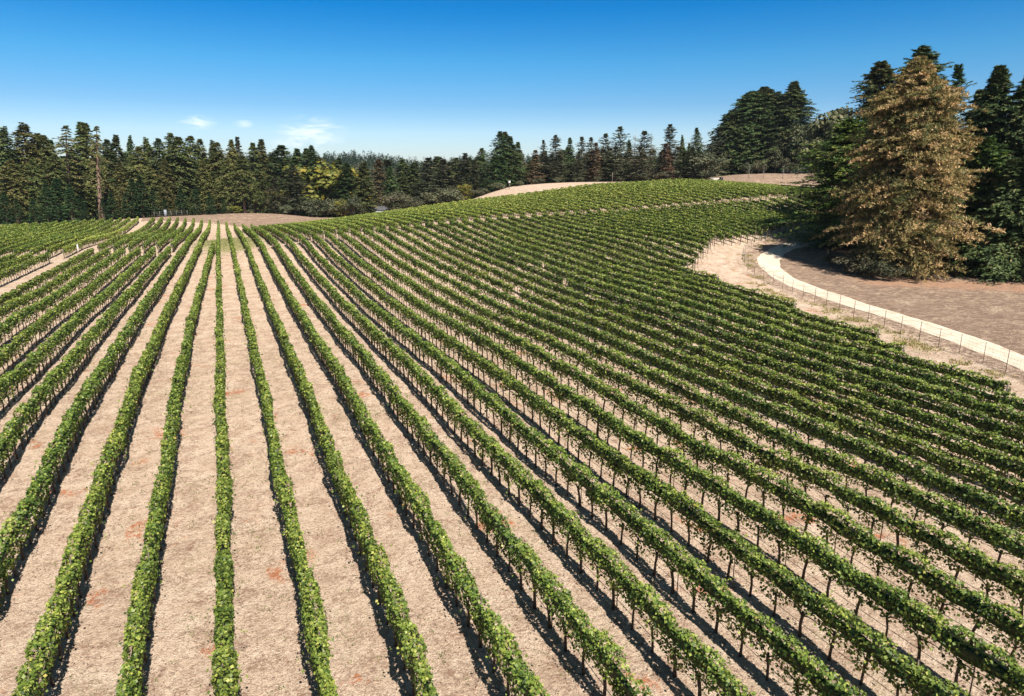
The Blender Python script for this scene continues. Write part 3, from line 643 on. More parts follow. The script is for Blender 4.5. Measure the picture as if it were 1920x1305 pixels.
def broadleaf(seed, H=10., R=5., nc=40, per=90, leaf=.5, mat='oak', bark='bark', base=.2, tint=(.1,.8), cs=.30, multi=False):
    r = np.random.default_rng(seed)
    v = unit(r.normal(0, 1, (nc, 3))); rr_ = r.random(nc)**.35
    C = v*rr_[:, None]*[R*.8, R*.8, H*(1-base)*.42]; C[:, 2] += H*(base+(1-base)*.5); C[:, :2] *= (1+.25*np.sin(np.arctan2(v[:, 1], v[:, 0])*2+seed))[:, None]
    rad_ = R*cs*r.uniform(.6, 1.25, nc)
    q = unit(r.normal(0, 1, (nc, per, 3))); q[..., 2] = np.where(q[..., 2] < -.3, -q[..., 2], q[..., 2])
    P = C[:, None]+q*rad_[:, None, None]*(r.random((nc, per, 1))**.4)*[1, 1, .75]
    N = (q+r.normal(0, .45, q.shape)+[0, 0, .3]).reshape(-1, 3); P = P.reshape(-1, 3); m_ = len(P)
    D = r.normal(0, 1, (m_, 3)); N = unit(N); D = D-N*(D*N).sum(1, keepdims=True)
    sz = leaf*r.uniform(.6, 1.3, m_); V, Fq = kites(P, D, N, sz*1.1, sz*.8, .1)
    tt = tint[0]+(tint[1]-tint[0])*r.random(m_)+np.repeat(r.normal(0, .12, nc), per)
    me = build('crown', V, Fq, M[mat], tt, link=False)
    T = Tubes(); fork = np.array([.02*H, 0, H*max(base, .12)])
    T.add([[0,0,-.05*H], fork*.5, fork], H*np.array([.03,.022,.018]), 8)
    for c in C[::2]: T.add([fork, fork*.5+c*.5+[0,0,-.03*H], c], H*np.array([.012,.008,.002]), 5)
    return me, T.mesh('trunk', M[bark])
def snag(seed, H=14., spread=3., bark='deadwood', nb=16):
    r = np.random.default_rng(seed); T = Tubes()
    T.add([[0,0,-.3],[.1,0,H*.4],[.25,.1,H*.75],[.2,.2,H]], H*np.array([.013,.009,.005,.0012]), 6)
    T2 = Tubes()
    for b in range(nb):
        u = .35+.62*r.random(); a = r.uniform(0, 6.28); L = spread*(1.15-u)*r.uniform(.6, 1.3); d = np.array([math.cos(a), math.sin(a), .5]); q0 = np.array([.2, .1, u*H])
        T2.add([q0, q0+d*L*.5, q0+d*L+[0,0,.3*L]], H*np.array([.004,.0025,.001]), 4)
        e = q0+d*L*.55; a2 = a+r.choice([-.8, .8]); T2.add([e, e+np.array([math.cos(a2), math.sin(a2), .6])*L*.4], H*np.array([.002,.0008]), 4)
    return T2.mesh('branches', M[bark]), T.mesh('trunk', M[bark])
def place(kind, protos, D, px, top, label, group=None, wf=1.0, pname='crown', name=None, rz=None, base=None, proto=None, cat='tree'):
    me_c, me_t, H0 = protos[rnd.randrange(len(protos)) if proto is None else proto]
    wf *= {'redwood_tree':1.1,'conifer_tree':1.3,'young_fir':1.15}.get(name or kind, 1.0) if D > 230 else 1.0
    P = at(px, top, D); g = tz(P[0], P[1]) if base is None else base
    H = max(P[2]-g, 2.0); lean_ = (px-960)/(5690-top)*H*.6 if cat == 'tree' and H > 9 else 0.0     # the trees lean out to the light a little
    B = P[:2]+Rv[:2]*lean_; g = tz(B[0], B[1]) if base is None else base
    dv = Vector((P[0]-B[0], P[1]-B[1], max(P[2]-g, 2.0))); H = dv.length; s = H/H0
    o = empty(name or kind, (B[0], B[1], g), label, cat, group); o.rotation_mode = 'QUATERNION'
    o.rotation_quaternion = Vector((0, 0, 1)).rotation_difference(dv) @ Matrix.Rotation(rnd.uniform(0, 6.28) if rz is None else rz, 3, 'Z').to_quaternion(); o.scale = (s*wf, s*wf, s)
    child('trunk', me_t, o); child(pname, me_c, o); return o
RW = [conifer(s, 32, R_*1.12, 420, 30, .62, cb, p_*.85, .35, .12, .22, mat='redwood', bark='redbark', tint=(.1,.85)) + (32,) for s, R_, cb, p_ in
      [(1,5.6,.10,.62),(2,5.0,.22,.55),(3,6.0,.06,.7),(4,5.4,.16,.5),(5,4.6,.12,.8)]]
RWT = [conifer(21, 34, 6.2, 130, 30, .62, .34, .7, .25, .05, .3, mat='redwood', bark='redbark', tint=(.2,.95), tr=.52)+(34,),
       conifer(22, 34, 6.6, 100, 30, .62, .30, .9, .55, .10, .3, mat='redwood', bark='redbark', tint=(.2,.95), tr=.6)+(34,)]
DK = [conifer(s, 26, R_*1.1, 400, 28, .6, .05, p_*.85, .3, .12, .2, mat='conifer', tint=(.1,.8)) + (26,) for s, R_, p_ in [(31,4.6,.75),(32,5.4,.6),(33,4.0,.85),(34,6.2,.45)]]
FR = [conifer(s, 14, 3.6, 200, 22, .5, .02, .8, .15, .15, .12, mat='fir', tint=(.1,.9)) + (14,) for s in (41, 42)]
GP = [conifer(s, 20, R_*1.1, 300, 28, .5, .06, p_*.85, .15, .25, .35, mat='greypine', tint=(.1,.9)) + (20,) for s, R_, p_ in [(51,3.8,.7),(52,4.6,.5),(53,3.2,.9)]]
RS = [conifer(61, 16, 3.6, 190, 24, .5, .04, .7, .2, .15, .25, mat='russet', tint=(.1,.9)) + (16,)]
OK = [broadleaf(s, 10, 5.4, 60, 150, .52, 'oak', tint=(0,.75)) + (10,) for s in (71, 72)]
BU = [broadleaf(s, 4, 3.4, 26, 90, .3, 'bush', base=.02, cs=.36) + (4,) for s in (81, 82)]
YL = [broadleaf(91, 6, 3.2, 50, 110, .3, 'yellow', base=.02, tint=(0,.8), cs=.34) + (6,)]
SN = [snag(95) + (14,)]

# left forest: (top x, top y, distance, kind, width, what it looks like)
left = [(5,237,292,'DK',.9,'tall dark conifer cut by the left edge of the picture'),
 (43,231,300,'RW',1.25,'broad tall conifer with a narrow pointed tip, second giant from the left edge'),
 (68,250,303,'RW',1.0,'round-topped conifer close behind the broad tall one near the left edge'),
 (82,254,296,'RW',.9,'slender olive conifer left of the twin-topped redwoods'),
 (95,262,306,'DK',.7,'small dark tip poking up left of the multi-topped redwood'),
 (125,236,292,'RT',1.15,'tall redwood with bare pale trunk and wide ragged boughs'),
 (147,229,304,'RW',.9,'highest redwood tip of the left forest'),
 (160,231,306,'RW',.85,'redwood tip just right of the highest one'),
 (181,236,284,'RD',1.1,'standing-alone redwood with long bare reddish trunk and drooping boughs'),
 (201,262,305,'DK',.8,'conifer top just right of the drooping redwood'),
 (217,254,310,'DK',.75,'rough flat-tipped conifer right of the drooping redwood'),
 (242,254,314,'DK',.55,'thin-topped conifer standing clear against the sky left of the saddle'),
 (262,275,296,'RW',1.2,'broad olive-brown redwood with a flattened top'),
 (274,258,305,'DK',.8,'dark twin-tipped conifer behind the flat-topped redwood'),
 (297,260,302,'DK',.8,'dark conifer with stepped right side behind the gate'),
 (321,250,303,'DK',.8,'slim spire straight above the gate in the far fence'),
 (334,257,294,'RW',1.15,'wide redwood with light branches right of the slim spire'),
 (355,255,298,'RW',1.0,'redwood with pale trunk showing through, left of the mound'),
 (373,261,302,'RW',.9,'olive redwood behind the left shoulder of the bare mound'),
 (397,263,302,'DK',.85,'dark bluish conifer above the left shoulder of the mound'),
 (406,267,298,'RW',.95,'tall olive conifer stepping down before the first sky notch'),
 (433,262,306,'RW',.65,'slender conifer just left of the star-shaped fir'),
 (446,258,308,'GP',.6,'star-shaped fir with clear gaps between its boughs'),
 (473,268,300,'RW',.95,'conifer with a light green skirt above the top of the mound'),
 (492,262,302,'RW',1.0,'sharp steeple-shaped conifer above the top of the mound'),
 (528,272,300,'DK',1.25,'broad dark conifer right of the sharp steeple-shaped one'),
 (556,279,302,'DK',.95,'dark conifer with a blunt tip, two left of the yellow-green tree'),
 (573,278,305,'DK',.8,'dark narrow conifer directly behind the grey-green one'),
 (586,273,300,'DK',1.0,'full dark conifer just left of the yellow-green tree'),
 (455,292,288,'RW',1.25,'olive conifer in front with layered boughs behind the yellow bush'),
 (425,300,290,'RW',1.0,'medium conifer standing left of the layered one behind the mound'),
 (378,300,290,'RW',1.0,'medium olive conifer in the second rank left of the mound'),
 (310,300,290,'RW',1.1,'medium conifer in the second rank above the far fence gate'),
 (280,310,288,'RW',1.0,'medium light-green conifer left of the far fence gate'),
 (225,305,290,'RW',1.0,'medium conifer just right of the reddish bare trunk'),
 (100,290,288,'RW',1.1,'medium olive conifer left of the pale-trunked redwood'),
 (62,300,286,'RW',1.1,'olive conifer in front, between the two tallest groups at the left'),
 (22,300,286,'RW',1.2,'olive conifer low in front at the left picture edge'),
 (-20,250,295,'DK',1.0,'dark conifer mostly outside the left edge'),
 (550,310,286,'GP',1.1,'grey-green conifer in front of the dark ones right of the mound'),
 (515,330,284,'GP',1.0,'lower grey-green conifer behind the right slope of the mound')]
SETS = {'RW': RW, 'DK': DK, 'GP': GP, 'FR': FR, 'RS': RS, 'OK': OK, 'BU': BU, 'YL': YL, 'SN': SN}
for px, ty, D, k, wf, lab in left:
    if k == 'RT': place('redwood_tree', RWT, D, px, ty, lab, 'conifers at the far edge of the field', wf, proto=0)
    elif k == 'RD': place('redwood_tree', RWT, D, px, ty, lab, 'conifers at the far edge of the field', wf, proto=1)
    else: place('conifer_tree', SETS[k], D, px, ty, lab, 'conifers at the far edge of the field', wf)
firs = [(30,372),(85,345),(103,335),(130,345),(150,368),(190,372),(208,360),(246,335),(262,330),(285,352),(232,372),(338,352),(366,350),(392,362),(418,372),(60,372),(308,372),(8,360)]
fl = ['at the left edge','left of the bare red trunk group','under the pale-trunked redwood','between the two bare trunks','just left of the drooping redwood trunk','just right of the drooping redwood trunk']
for k, (px, ty) in enumerate(sorted(firs)):
    place('young_fir', FR, 276+rnd.uniform(-3, 3), px, ty, 'low dark green young fir in front of the tall conifers, %s from the left' % ordn(k+1), 'young firs along the foot of the forest', 1.05)
# the back of the left wood
r2 = random.Random(21)
for k in range(26):
    px = -40+k*25+r2.uniform(-9, 9); D = 335+r2.uniform(0, 40)
    place('conifer_tree', DK+RW, D, px, 282+r2.uniform(-8, 14)+max(0, (px-420)*.06), 'dark conifer half hidden in the second line of the left forest', 'hidden conifers deep in the left forest', 1.2)
# middle wood
mid = [(613,304,300,'YL',1.6,'yellow-green tree with orange lower leaves between dark conifers'),
 (634,296,300,'DK',.9,'dark conifer left of the big round tree'),
 (652,306,284,'DK',1.55,'left half of the big round dark green conifer'),(683,303,282,'DK',1.5,'big round-topped dark green conifer with light green crest'),
 (710,300,300,'RS',.9,'brownish pointed conifer right of the big round tree'),
 (733,312,285,'DK',1.1,'ragged dark conifer with a leaning tip beside the shed'),
 (757,325,290,'DK',1.1,'squat dark conifer above the shed roof'),
 (775,308,300,'DK',1.2,'dark conifer whose top leans over the tan tree'),
 (800,318,288,'GP',1.5,'grey-green spreading conifer above the upper vines'),
 (818,294,310,'DK',.9,'dark conifer at the start of the rise'),
 (833,300,300,'GP',1.2,'olive conifer with mottled brown needles'),
 (855,296,300,'DK',1.1,'dark green conifer left of the tall triple-pointed group'),
 (871,288,296,'GP',1.1,'grey-brown conifer beside the tall triple-pointed group'),
 (903,278,292,'DK',1.0,'dark conifer with a rounded tip left of the triple-pointed group'),
 (888,300,282,'GP',1.2,'dull green conifer in front, left of the white post'),
 (939,247,280,'DK',1.0,'left and highest point of the triple-pointed conifer group'),
 (946,247,282,'DK',1.0,'second point of the triple-pointed conifer group'),
 (957,256,281,'DK',1.15,'broad right point of the triple-pointed conifer group'),
 (972,266,284,'DK',.95,'conifer on the right slope of the triple-pointed group'),
 (930,290,276,'DK',1.3,'bushy dark conifer in front of the triple-pointed group'),
 (1003,282,276,'RS',1.15,'russet dying conifer right of the triple-pointed group'),
 (1018,263,286,'GP',.6,'crooked thin conifer tip above the russet tree'),
 (1043,254,282,'GP',.95,'conifer with a knobbly top right of the russet tree'),
 (1050,285,274,'GP',1.2,'pale grey lichen-covered tree left of the dark gap'),
 (1068,258,280,'DK',.75,'smooth dark conical conifer in the middle of the ridge'),
 (1090,257,281,'GP',.85,'conifer with a thin whiskery tip on the ridge'),
 (1085,285,274,'GP',1.0,'olive young conifer in front of the whiskery one'),
 (1108,258,280,'GP',.75,'twin-tipped conifer left of the tan spindly one'),
 (1118,268,276,'RS',.8,'tan spindly conifer with a brown lower half'),
 (1137,251,282,'GP',.9,'loose-branched conifer left of the tall spire'),
 (1163,238,280,'GP',.85,'tall spire of the ridge, right of the tan conifer'),
 (1155,275,274,'GP',1.2,'olive conifer below the tall spire'),
 (1180,262,280,'DK',.8,'dark conifer beneath the dead snag'),
 (1207,246,278,'GP',1.0,'dark olive conifer between the two bare snags'),
 (1200,275,270,'GP',1.4,'wide olive bushy conifer below the snags'),
 (1258,234,276,'GP',.95,'tall thin-crowned tree with tufted top before the blue gap'),
 (1250,270,270,'RS',1.1,'tan and olive bushy tree below the tufted tall one'),
 (1279,253,276,'DK',.6,'narrow dark conifer right of the tufted tall one'),
 (1292,268,280,'DK',.7,'small conifer tip left of the last ridge spire'),
 (1307,240,274,'DK',.75,'last ridge spire before the big dark grove'),
 (1300,275,268,'GP',1.4,'brownish bushy tree below the last ridge spire'),
 (1333,270,280,'GP',.9,'pale conifer touching the left side of the big dark grove'),
 (1325,290,268,'BU',1.2,'grey brush tree at the left foot of the big dark grove')]
for px, ty, D, k, wf, lab in mid:
    if 'snag' in lab and False: continue
    place('yellow_tree' if k == 'YL' else 'conifer_tree' if k in ('DK','GP','RW','RS') else 'brush_tree', SETS[k], D, px, ty, lab, 'trees on the ridge behind the upper vines', wf)
for px, ty, D, lab in [(1190,240,279,'grey dead snag with whiskery twigs on the ridge'),(1221,247,279,'hook-topped dead snag on the ridge, right of the whiskery one')]:
    place('dead_tree', SN, D, px, ty, lab, 'dead snags on the ridge', .9, pname='branches')
for k in range(30):
    px = 600+k*25+r2.uniform(-8, 8); D = 318+r2.uniform(0, 50)
    yt = np.interp(px, [600,750,900,1340],[300,302,292,276])+r2.uniform(-5, 10)
    place('conifer_tree', DK+GP, D, px, yt, 'conifer half hidden in the second line behind the ridge', 'hidden conifers behind the ridge', 1.2)
for k in range(26):
    px = 965+k*14.5+r2.uniform(-6, 6); D = 282+r2.uniform(0, 14)
    place('conifer_tree', [GP, RS, DK, OK, GP][k % 5], D, px, 286+r2.uniform(-14, 18), 'mixed tree filling the gaps low between the ridge conifers', 'low mixed trees between the ridge conifers', 1.0+r2.random()*.5)
# brush in front of the woods
brush = [(585,378,281,'BU',1.5,'tan brush clump at the right foot of the bare mound'),(606,376,279,'BU',1.4,'brown leafless brush right of the mound'),
 (630,372,277,'BU',1.3,'olive brush below the yellow-green tree'),(640,374,275,'YL',1.3,'yellowish shrub just left of the shed'),
 (442,386,279,'YL',1.9,'bright yellow shrub behind the bare mound'),(590,370,285,'YL',.8,'small yellow shrub behind the tan brush'),
 (536,385,280,'BU',1.2,'grey-green brush on the right slope of the mound'),(660,370,273,'BU',1.0,'ivy-like shrub climbing beside the dark trunk left of the shed'),
 (745,362,268,'BU',1.5,'tan brush right of the shed'),(775,368,264,'BU',1.2,'grey brush above the upper vines, right of the shed'),
 (835,352,262,'BU',1.6,'brown-leaved brush left of the bright green shrub'),(872,344,271,'YL',1.1,'bright yellow-green shrub left of the white post'),
 (900,352,269,'BU',1.7,'low green brush where the crest track begins'),(935,342,269,'BU',1.6,'purple-brown brush behind the white post'),
 (975,345,269,'BU',1.4,'grey-green brush right of the white post'),(1010,340,269,'BU',1.5,'dark low brush below the russet conifer'),
 (1045,338,269,'BU',1.4,'dull brush along the crest track, left of the yellow patch'),(1085,335,269,'BU',1.5,'yellowish-olive brush along the crest track'),
 (1120,335,269,'BU',1.3,'short brush below the tan spindly conifer'),(1165,330,269,'BU',1.5,'dark brush below the tall spire'),
 (1205,325,269,'BU',1.7,'wide olive brush below the snags'),(1240,322,269,'BU',1.8,'brown brush left of the last ridge spire'),
 (1280,318,271,'BU',1.9,'tall grey-brown brush below the last ridge spire'),(1315,316,271,'BU',1.7,'grey brush just left of the big dark grove')]
for px, ty, D, k, wf, lab in brush:
    place('shrub', SETS[k], D, px, ty, lab, 'shrubs along the foot of the woods', wf*.9, cat='shrub')

# the dark grove at the head of the field
def big_conifer(name, px, top, D, lab, H0, R_, nb, per, spray, mat, wf=1., base=None, seed=1, group=None, **kw):
    c, t = conifer(seed, H0, R_, nb, per, spray, mat=mat, **kw)
    return place(name, [(c, t, H0)], D, px, top, lab, group, wf, base=base, rz=seed*.7, proto=0)
gg = 'conifers of the dark grove at the head of the field'
big_conifer('conifer_tree', 1373, 208, 294, 'left shoulder tree of the dark grove, lowest of its tops', 26, 8.0, 800, 46, .72, 'conifer', seed=101, group=gg, cb=.0, p=.36, droop=.25, gap=.2, cone=.9)
big_conifer('conifer_tree', 1408, 172, 297, 'round dome-topped conifer of the dark grove', 30, 9.5, 1000, 46, .72, 'conifer', seed=102, group=gg, cb=.0, p=.36, droop=.2, gap=.16, cone=1.2)
big_conifer('conifer_tree', 1432, 163, 300, 'middle conifer of the dark grove with a peaked top', 31, 9.5, 1000, 46, .72, 'conifer', seed=103, group=gg, cb=.0, p=.42, droop=.25, gap=.16, cone=.9)
big_conifer('conifer_tree', 1487, 154, 296, 'right and highest spire of the dark grove', 32, 9.0, 1000, 46, .72, 'conifer', seed=104, group=gg, cb=.06, p=.6, droop=.25, gap=.25)
big_conifer('conifer_tree', 1457, 172, 303, 'small tip between the two highest tops of the dark grove', 30, 6, 300, 34, .62, 'conifer', seed=105, group=gg, cb=.06, p=.7, droop=.25, gap=.25)
big_conifer('conifer_tree', 1350, 240, 290, 'low ragged conifer on the left flank of the dark grove', 18, 5, 260, 30, .6, 'greypine', seed=106, group=gg, cb=.02, p=.5, droop=.25, gap=.35)
for px, ty, D, k, wf, lab in [(1500,232,290,'OK',1.0,'grey-brown spreading oak right of the dark grove'),(1540,226,292,'OK',.8,'round tan-topped oak against the sky right of the grove'),
      (1520,262,284,'OK',1.1,'lower brownish oak left of the big bright pine'),(1455,278,286,'OK',1.0,'grey oak in front of the dark grove'),
      (1425,300,284,'BU',.9,'small green tree at the foot of the grove'),(1480,296,282,'BU',1.0,'grey shrub at the foot of the spreading oak'),
      (1400,306,284,'BU',.7,'dark shrub under the domed conifer'),(1572,205,200,'OK',.75,'dark oak crown against the sky beside the big pine')]:
    place('oak_tree' if k == 'OK' else 'shrub', SETS[k], D, px, ty, lab, 'oaks and shrubs beside the dark grove', wf)
for px, ty, D, lab in [(1406,308,262,'bare leafless sapling nearest the end of the upper vines'),(1433,312,262,'bare leafless sapling, second from the vines'),(1470,308,264,'bare leafless bush casting a shadow on the slope'),(1497,310,268,'bare twiggy sapling nearest the big pine')]:
    place('bare_sapling', SN, D, px, ty, lab, 'bare saplings on the pale slope', 1.6, pname='branches')

# the big trees on the right
gb = 'big trees beside the dirt road'
def near_tree(name, px, top, bx, by, lab, H0, R_, nb, per, spray, mat, seed, wf=1.0, **kw):
    P = hit(bx, by); D = math.hypot(P[0], P[1]); return big_conifer(name, px, top, D, lab, H0, R_, nb, per, spray, mat, wf, seed=seed, group=gb, **kw)
big_tan = near_tree('dying_conifer', 1727, 110, 1704, 512, 'huge tan and orange dying conifer beside the dirt road', 30, 9.8, 2100, 42, .35, 'tan', 201, cb=.0, p=.42, droop=.2, rise=.1, gap=.2, tuft=True, leafw=.3, tint=(.0,.85), bvar=.26, cone=.85, lobes=.1, taper=True)
near_tree('conifer_tree', 1734, 86, 1745, 455, 'tall blue-green conifer whose top rises behind the tan one', 34, 9.0, 1000, 44, .52, 'conifer', 202, cb=.05, p=.42, cone=1.1, droop=.2, gap=.2)
near_tree('conifer_tree', 1655, 116, 1655, 445, 'dark feathery conifer behind the left side of the tan one', 33, 11.5, 1300, 44, .52, 'conifer', 203, cb=.02, p=.6, cone=1.0, droop=.3, rise=.35, gap=.25, tint=(.2,1))
near_tree('pine_tree', 1592, 226, 1590, 466, 'bright green pine with low dark boughs reaching over the road', 22, 10.5, 1200, 46, .48, 'pine', 204, cb=.02, p=.42, cone=1.2, droop=.1, rise=.15, gap=.3, tint=(.1,1))
near_tree('pine_tree', 1640, 196, 1635, 462, 'mid-green pine filling the gap beside the tan conifer', 25, 9.5, 1000, 44, .48, 'pine', 205, cb=.02, p=.5, cone=.9, droop=.15, gap=.3)
near_tree('slender_pine', 1795, 124, 1795, 440, 'slender open pine against the sky right of the tan one', 30, 4.6, 300, 30, .5, 'pine', 206, cb=.1, p=.6, droop=.1, rise=.3, gap=.4)
near_tree('conifer_tree', 1872, 126, 1880, 500, 'tall dark conifer near the right edge', 31, 8.4, 1200, 44, .5, 'conifer', 207, cb=.0, p=.62, droop=.25, gap=.2)
near_tree('conifer_tree', 1835, 170, 1842, 478, 'thin-topped conifer left of the tall dark right one', 26, 7.0, 800, 42, .5, 'conifer', 208, cb=.0, p=.65, droop=.2, gap=.3)
near_tree('conifer_tree', 1925, 143, 1935, 505, 'dark conifer cut by the right edge', 30, 9.0, 1200, 44, .5, 'conifer', 209, cb=.02, p=.55, droop=.25, gap=.2, tint=(.1,.9))
near_tree('conifer_tree', 1850, 260, 1870, 512, 'lower green conifer in front of the dark right ones', 18, 7.5, 900, 44, .44, 'pine', 210, cb=.0, p=.5, droop=.2, gap=.25)
near_tree('conifer_tree', 1900, 300, 1905, 524, 'brownish low conifer at the bottom right of the wood', 15, 7.5, 900, 44, .42, 'conifer', 211, cb=.0, p=.45, droop=.2, gap=.25)
near_tree('conifer_tree', 1985, 180, 1985, 530, 'dark conifer beyond the right edge', 26, 7.5, 500, 38, .5, 'conifer', 212, cb=.0, p=.5, droop=.2, gap=.2)
near_tree('pine_tree', 1800, 300, 1790, 495, 'pale green pine bough mass between the tan conifer and the dark wood', 16, 5.6, 420, 40, .42, 'pine', 213, cb=.02, p=.45, droop=.15, gap=.3)
for k, (bx, by, ty, wf, lab) in enumerate([(1722,532,500,1.0,'small tan sapling at the front foot of the big tan conifer'),(1795,520,497,.8,'leaning tan sapling right of the tan conifer'),
       (1560,500,476,1.0,'green shrub in the shade under the bright pine'),(1610,515,478,1.6,'dark brush heap in the shade left of the tan conifer'),(1660,525,488,1.4,'low brush at the shaded foot of the tan conifer')]):
    P = hit(bx, by); place('shrub', RS if k < 2 else BU, math.hypot(P[0], P[1]), bx, ty, lab, 'shrubs under the big roadside trees', wf, cat='shrub')

# far wooded ridge
r = np.random.default_rng(77); Vs, Fs, Ts, n0 = [], [], [], 0
for k in range(3600):
    az = rad(r.uniform(-22, 58)); D = 430+600*r.random()**.8; X, Y = D*math.sin(az), D*math.cos(az); g = tz(X, Y)
    H = r.uniform(9, 17); R_ = H*r.uniform(.16, .28); m_ = 80; u = r.random(m_)**.8; a = r.uniform(0, 6.28, m_)
    q = np.stack([X+np.cos(a)*R_*(1-u)**.7*r.uniform(.6, 1.1, m_), Y+np.sin(a)*R_*(1-u)**.7, g+u*H], 1)
    Dn = np.stack([np.cos(a), np.sin(a), -.4*np.ones(m_)], 1)+r.normal(0, .3, (m_, 3)); N = np.stack([np.cos(a)*.4, np.sin(a)*.4, np.ones(m_)], 1)+r.normal(0, .3, (m_, 3))
    V, Fq = kites(q, Dn, N, np.full(m_, 2.3)*(1.1-.6*u), np.full(m_, 1.7)*(1.1-.6*u)); Vs.append(V); Fs.append(Fq+n0); n0 += len(V); Ts.append(np.clip(r.normal(.45, .2, m_)+r.normal(0, .15), 0, 1))
tag(build('distant_forest', np.concatenate(Vs), np.concatenate(Fs), M['farwood'], np.concatenate(Ts)), kind='stuff')

# ------------------------------------------------------------------ fence along the road
posts_px = [(1960,724),(1921,710),(1885.5,696.7),(1842.5,681.5),(1798,664),(1759,652),(1723,638.5),(1688,626.7),(1657,615),(1627,603),(1600,595),(1573,583),(1549,573),(1527,567),(1505,560),(1485,551),(1467,542),(1449,534),(1431,526),
   (1414,517),(1402,507),(1395,497),(1392,487),(1397,478),(1408,468),(1422,461),(1438,455),(1455,449),(1474,443),(1494,437),(1512,432)]
fp = [hit(*p) for p in posts_px]
for q in range(3): fp.insert(0, np.array([*(2*fp[0][:2]-fp[1][:2]), 0.])); fp[0][2] = tz(fp[0][0], fp[0][1])
fence = empty('wire_fence', tuple(fp[0]), 'long wire fence on thin steel posts curving beside the pale dirt road', 'fence')
O = fp[0]; T = Tubes(); T.add([[0,0,-.2],[0,0,.9],[0,0,1.72]], .028, 4); fpm = T.mesh('post', M['stake'], False)
for q in fp: child('post', fpm, fence, tuple(q-O), rnd.uniform(-.3, .3))
T = Tubes(); FP = np.array(fp)-O
for h in (.1, .35, .6, .85, 1.1, 1.35, 1.6): T.add(FP+[0, 0, h], .006, 4)
for a, b in zip(FP[:-1], FP[1:]):
    for s_ in np.linspace(0, 1, 7)[1:-1]: q = a+(b-a)*s_; T.add([q+[0,0,.08], q+[0,0,1.6]], .004, 4)
child('wire_mesh', T.mesh('wire_mesh', M['wire']), fence)
T = Tubes(); k0 = 20; T.add([FP[k0-1]+[0,0,1.25], FP[k0]+[0,0,1.25]], .02, 6); child('brace_rail', T.mesh('brace_rail', M['stake']), fence)

# ------------------------------------------------------------------ small built things
def post_thing(name, px, py, h, rr_, mat, lab, cat, cap=None):
    P = hit(px, py); o = empty(name, tuple(P), lab, cat); T = Tubes(); T.add([[0,0,-.2],[0,0,h*.5],[0,0,h]], rr_, 8); child('post', T.mesh('post', M[mat]), o)
    if cap: V, F_ = box((0,0,h+cap[2]/2), cap); build('box', V, F_, M['white'], parent=o)
    return o
P = at(955, 352, 262); 
o = empty('box_post', (P[0], P[1], tz(P[0], P[1])), 'white nest box on a pale post beside the crest track', 'nest box'); T = Tubes(); T.add([[0,0,-.3],[0,0,1],[0,0,2.3]], .12, 8); child('post', T.mesh('post', M['post']), o)
V, F_ = merge([box((0,0,2.6), (.7,.6,.7)), box((0,0,3.0), (.95,.8,.1))]); build('nest_box', V, F_, M['white'], parent=o)
P = hit(147, 474); o = empty('marker_post', tuple(P), 'short white marker post at the lane corner of the left block', 'post'); T = Tubes(); T.add([[0,0,-.2],[0,0,.8],[0,0,1.6]], .11, 8); child('post', T.mesh('post', M['white']), o)
V, F_ = box((0,0,1.63), (.3,.3,.06)); build('cap', V, F_, M['white'], parent=o)
P = at(1148, 342, 262); o = empty('tall_post', (P[0], P[1], tz(P[0], P[1])), 'grey wooden pole at the edge of the crest track', 'pole'); T = Tubes(); T.add([[0,0,-.3],[0,0,1.5],[0,0,3.4]], .11, 8); child('shaft', T.mesh('shaft', M['post']), o)
V, F_ = box((0,0,2.9), (.6,.1,.12)); build('crossbar', V, F_, M['post'], parent=o)
# far fence and gate left of the mound
P0, P1 = at(290, 409, 270), at(352, 407, 273); o = empty('far_fence', (P0[0], P0[1], tz(P0[0], P0[1])), 'low grey fence and gate post left of the bare mound, before the forest', 'fence'); O = np.array(o.location)
T = Tubes(); T.add([[0,0,-.2],[0,0,1],[0,0,2.0]], .09, 6); pm = T.mesh('post', M['post']); n_ = 7; L_ = []
for k in range(n_):
    q = P0+(P1-P0)*k/(n_-1); q[2] = tz(q[0], q[1]); L_.append(q-O); child('post', pm, o, tuple(q-O))
T = Tubes(); [T.add(np.array(L_)+[0,0,h], .035, 4) for h in (.6, 1.2, 1.8)]; child('rails', T.mesh('rails', M['wire']), o)
V, F_ = merge([box((L_[2][0], L_[2][1], L_[2][2]+1.2), (.8,.5,2.4), .4)]); build('gate_box', V, F_, M['greywall'], parent=o)
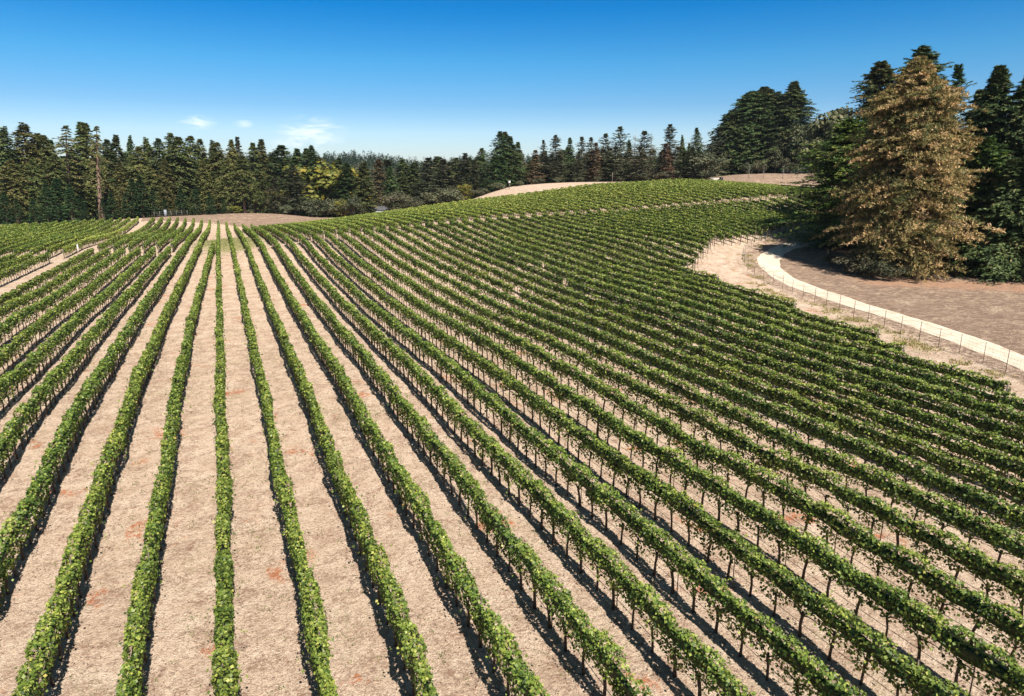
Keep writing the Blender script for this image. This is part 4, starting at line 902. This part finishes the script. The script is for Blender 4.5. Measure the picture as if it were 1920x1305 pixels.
# shed glimpsed between the trees
P = at(707, 396, 283); g = P[2]-3.2; o = empty('shed', (P[0], P[1], g), 'pale grey shed glimpsed under dark conifers behind the upper vines', 'shed'); o.rotation_euler = (0, 0, -.2)
V, F_ = box((0,0,1.9), (8,5,3.8)); build('wall', V, F_, M['greywall'], parent=o)
v = np.array([[-4.3,-2.8,3.75],[4.3,-2.8,3.75],[4.3,2.8,3.75],[-4.3,2.8,3.75],[-4.3,0,5.2],[4.3,0,5.2]]); 
build('roof', np.vstack([v, v[[0,3,4]], v[[1,2,5]]]), np.array([[0,1,5,4],[3,4,5,2],[0,4,4+2,6]])[:2], M['darkroof'], parent=o)
V, F_ = box((1.0,-2.53,1.3), (2.0,.08,2.6)); build('door', V, F_, M['darkroof'], parent=o)
V, F_ = box((-2.2,-2.53,2.0), (1.2,.08,1.0)); build('window', V, F_, M['darkroof'], parent=o)
# pale block and dark barrel at the head of the upper block
P = at(1342, 337.5, 258); o = empty('stone_block', (P[0], P[1], tz(P[0], P[1])), 'pale flat stone block on the rise where the upper vines end', 'block'); 
V, F_ = box((0,0,.5), (4.2,1.6,1.0), .2); bm_ = build('block', V, F_, M['rock'], parent=o); md = bm_.modifiers.new('bev', 'BEVEL'); md.width = .15; md.segments = 2
P = at(1352, 337.5, 257); o = empty('water_barrel', (P[0], P[1], tz(P[0], P[1])), 'dark squat water barrel beside the pale stone block', 'barrel'); T = Tubes(); T.add([[0,0,0],[0,0,.4],[0,0,.9],[0,0,1.3]], [.6,.68,.68,.58], 12); child('body', T.mesh('body', M['hose']), o)
T = Tubes(); T.add([[0,0,1.3],[0,0,1.38]], .62, 12); child('lid', T.mesh('lid', M['darkroof']), o)

# ------------------------------------------------------------------ the air
hx0, hx1, hy0, hy1, hz0, hz1 = -3400., 3600., -1100., 3800., float(GZ.min())-1.0, 95.0
V, F_ = box(((hx0+hx1)/2, (hy0+hy1)/2, (hz0+hz1)/2), (hx1-hx0, hy1-hy0, hz1-hz0))
m, t, o_ = new_mat('haze'); pv = t.nodes.new('ShaderNodeVolumePrincipled'); pv.inputs['Color'].default_value = (.80, .90, 1.0, 1); pv.inputs['Density'].default_value = .00006; pv.inputs['Anisotropy'].default_value = .2
t.links.new(pv.outputs[0], o_.inputs['Volume']); tag(build('haze', V, F_, m), kind='stuff')
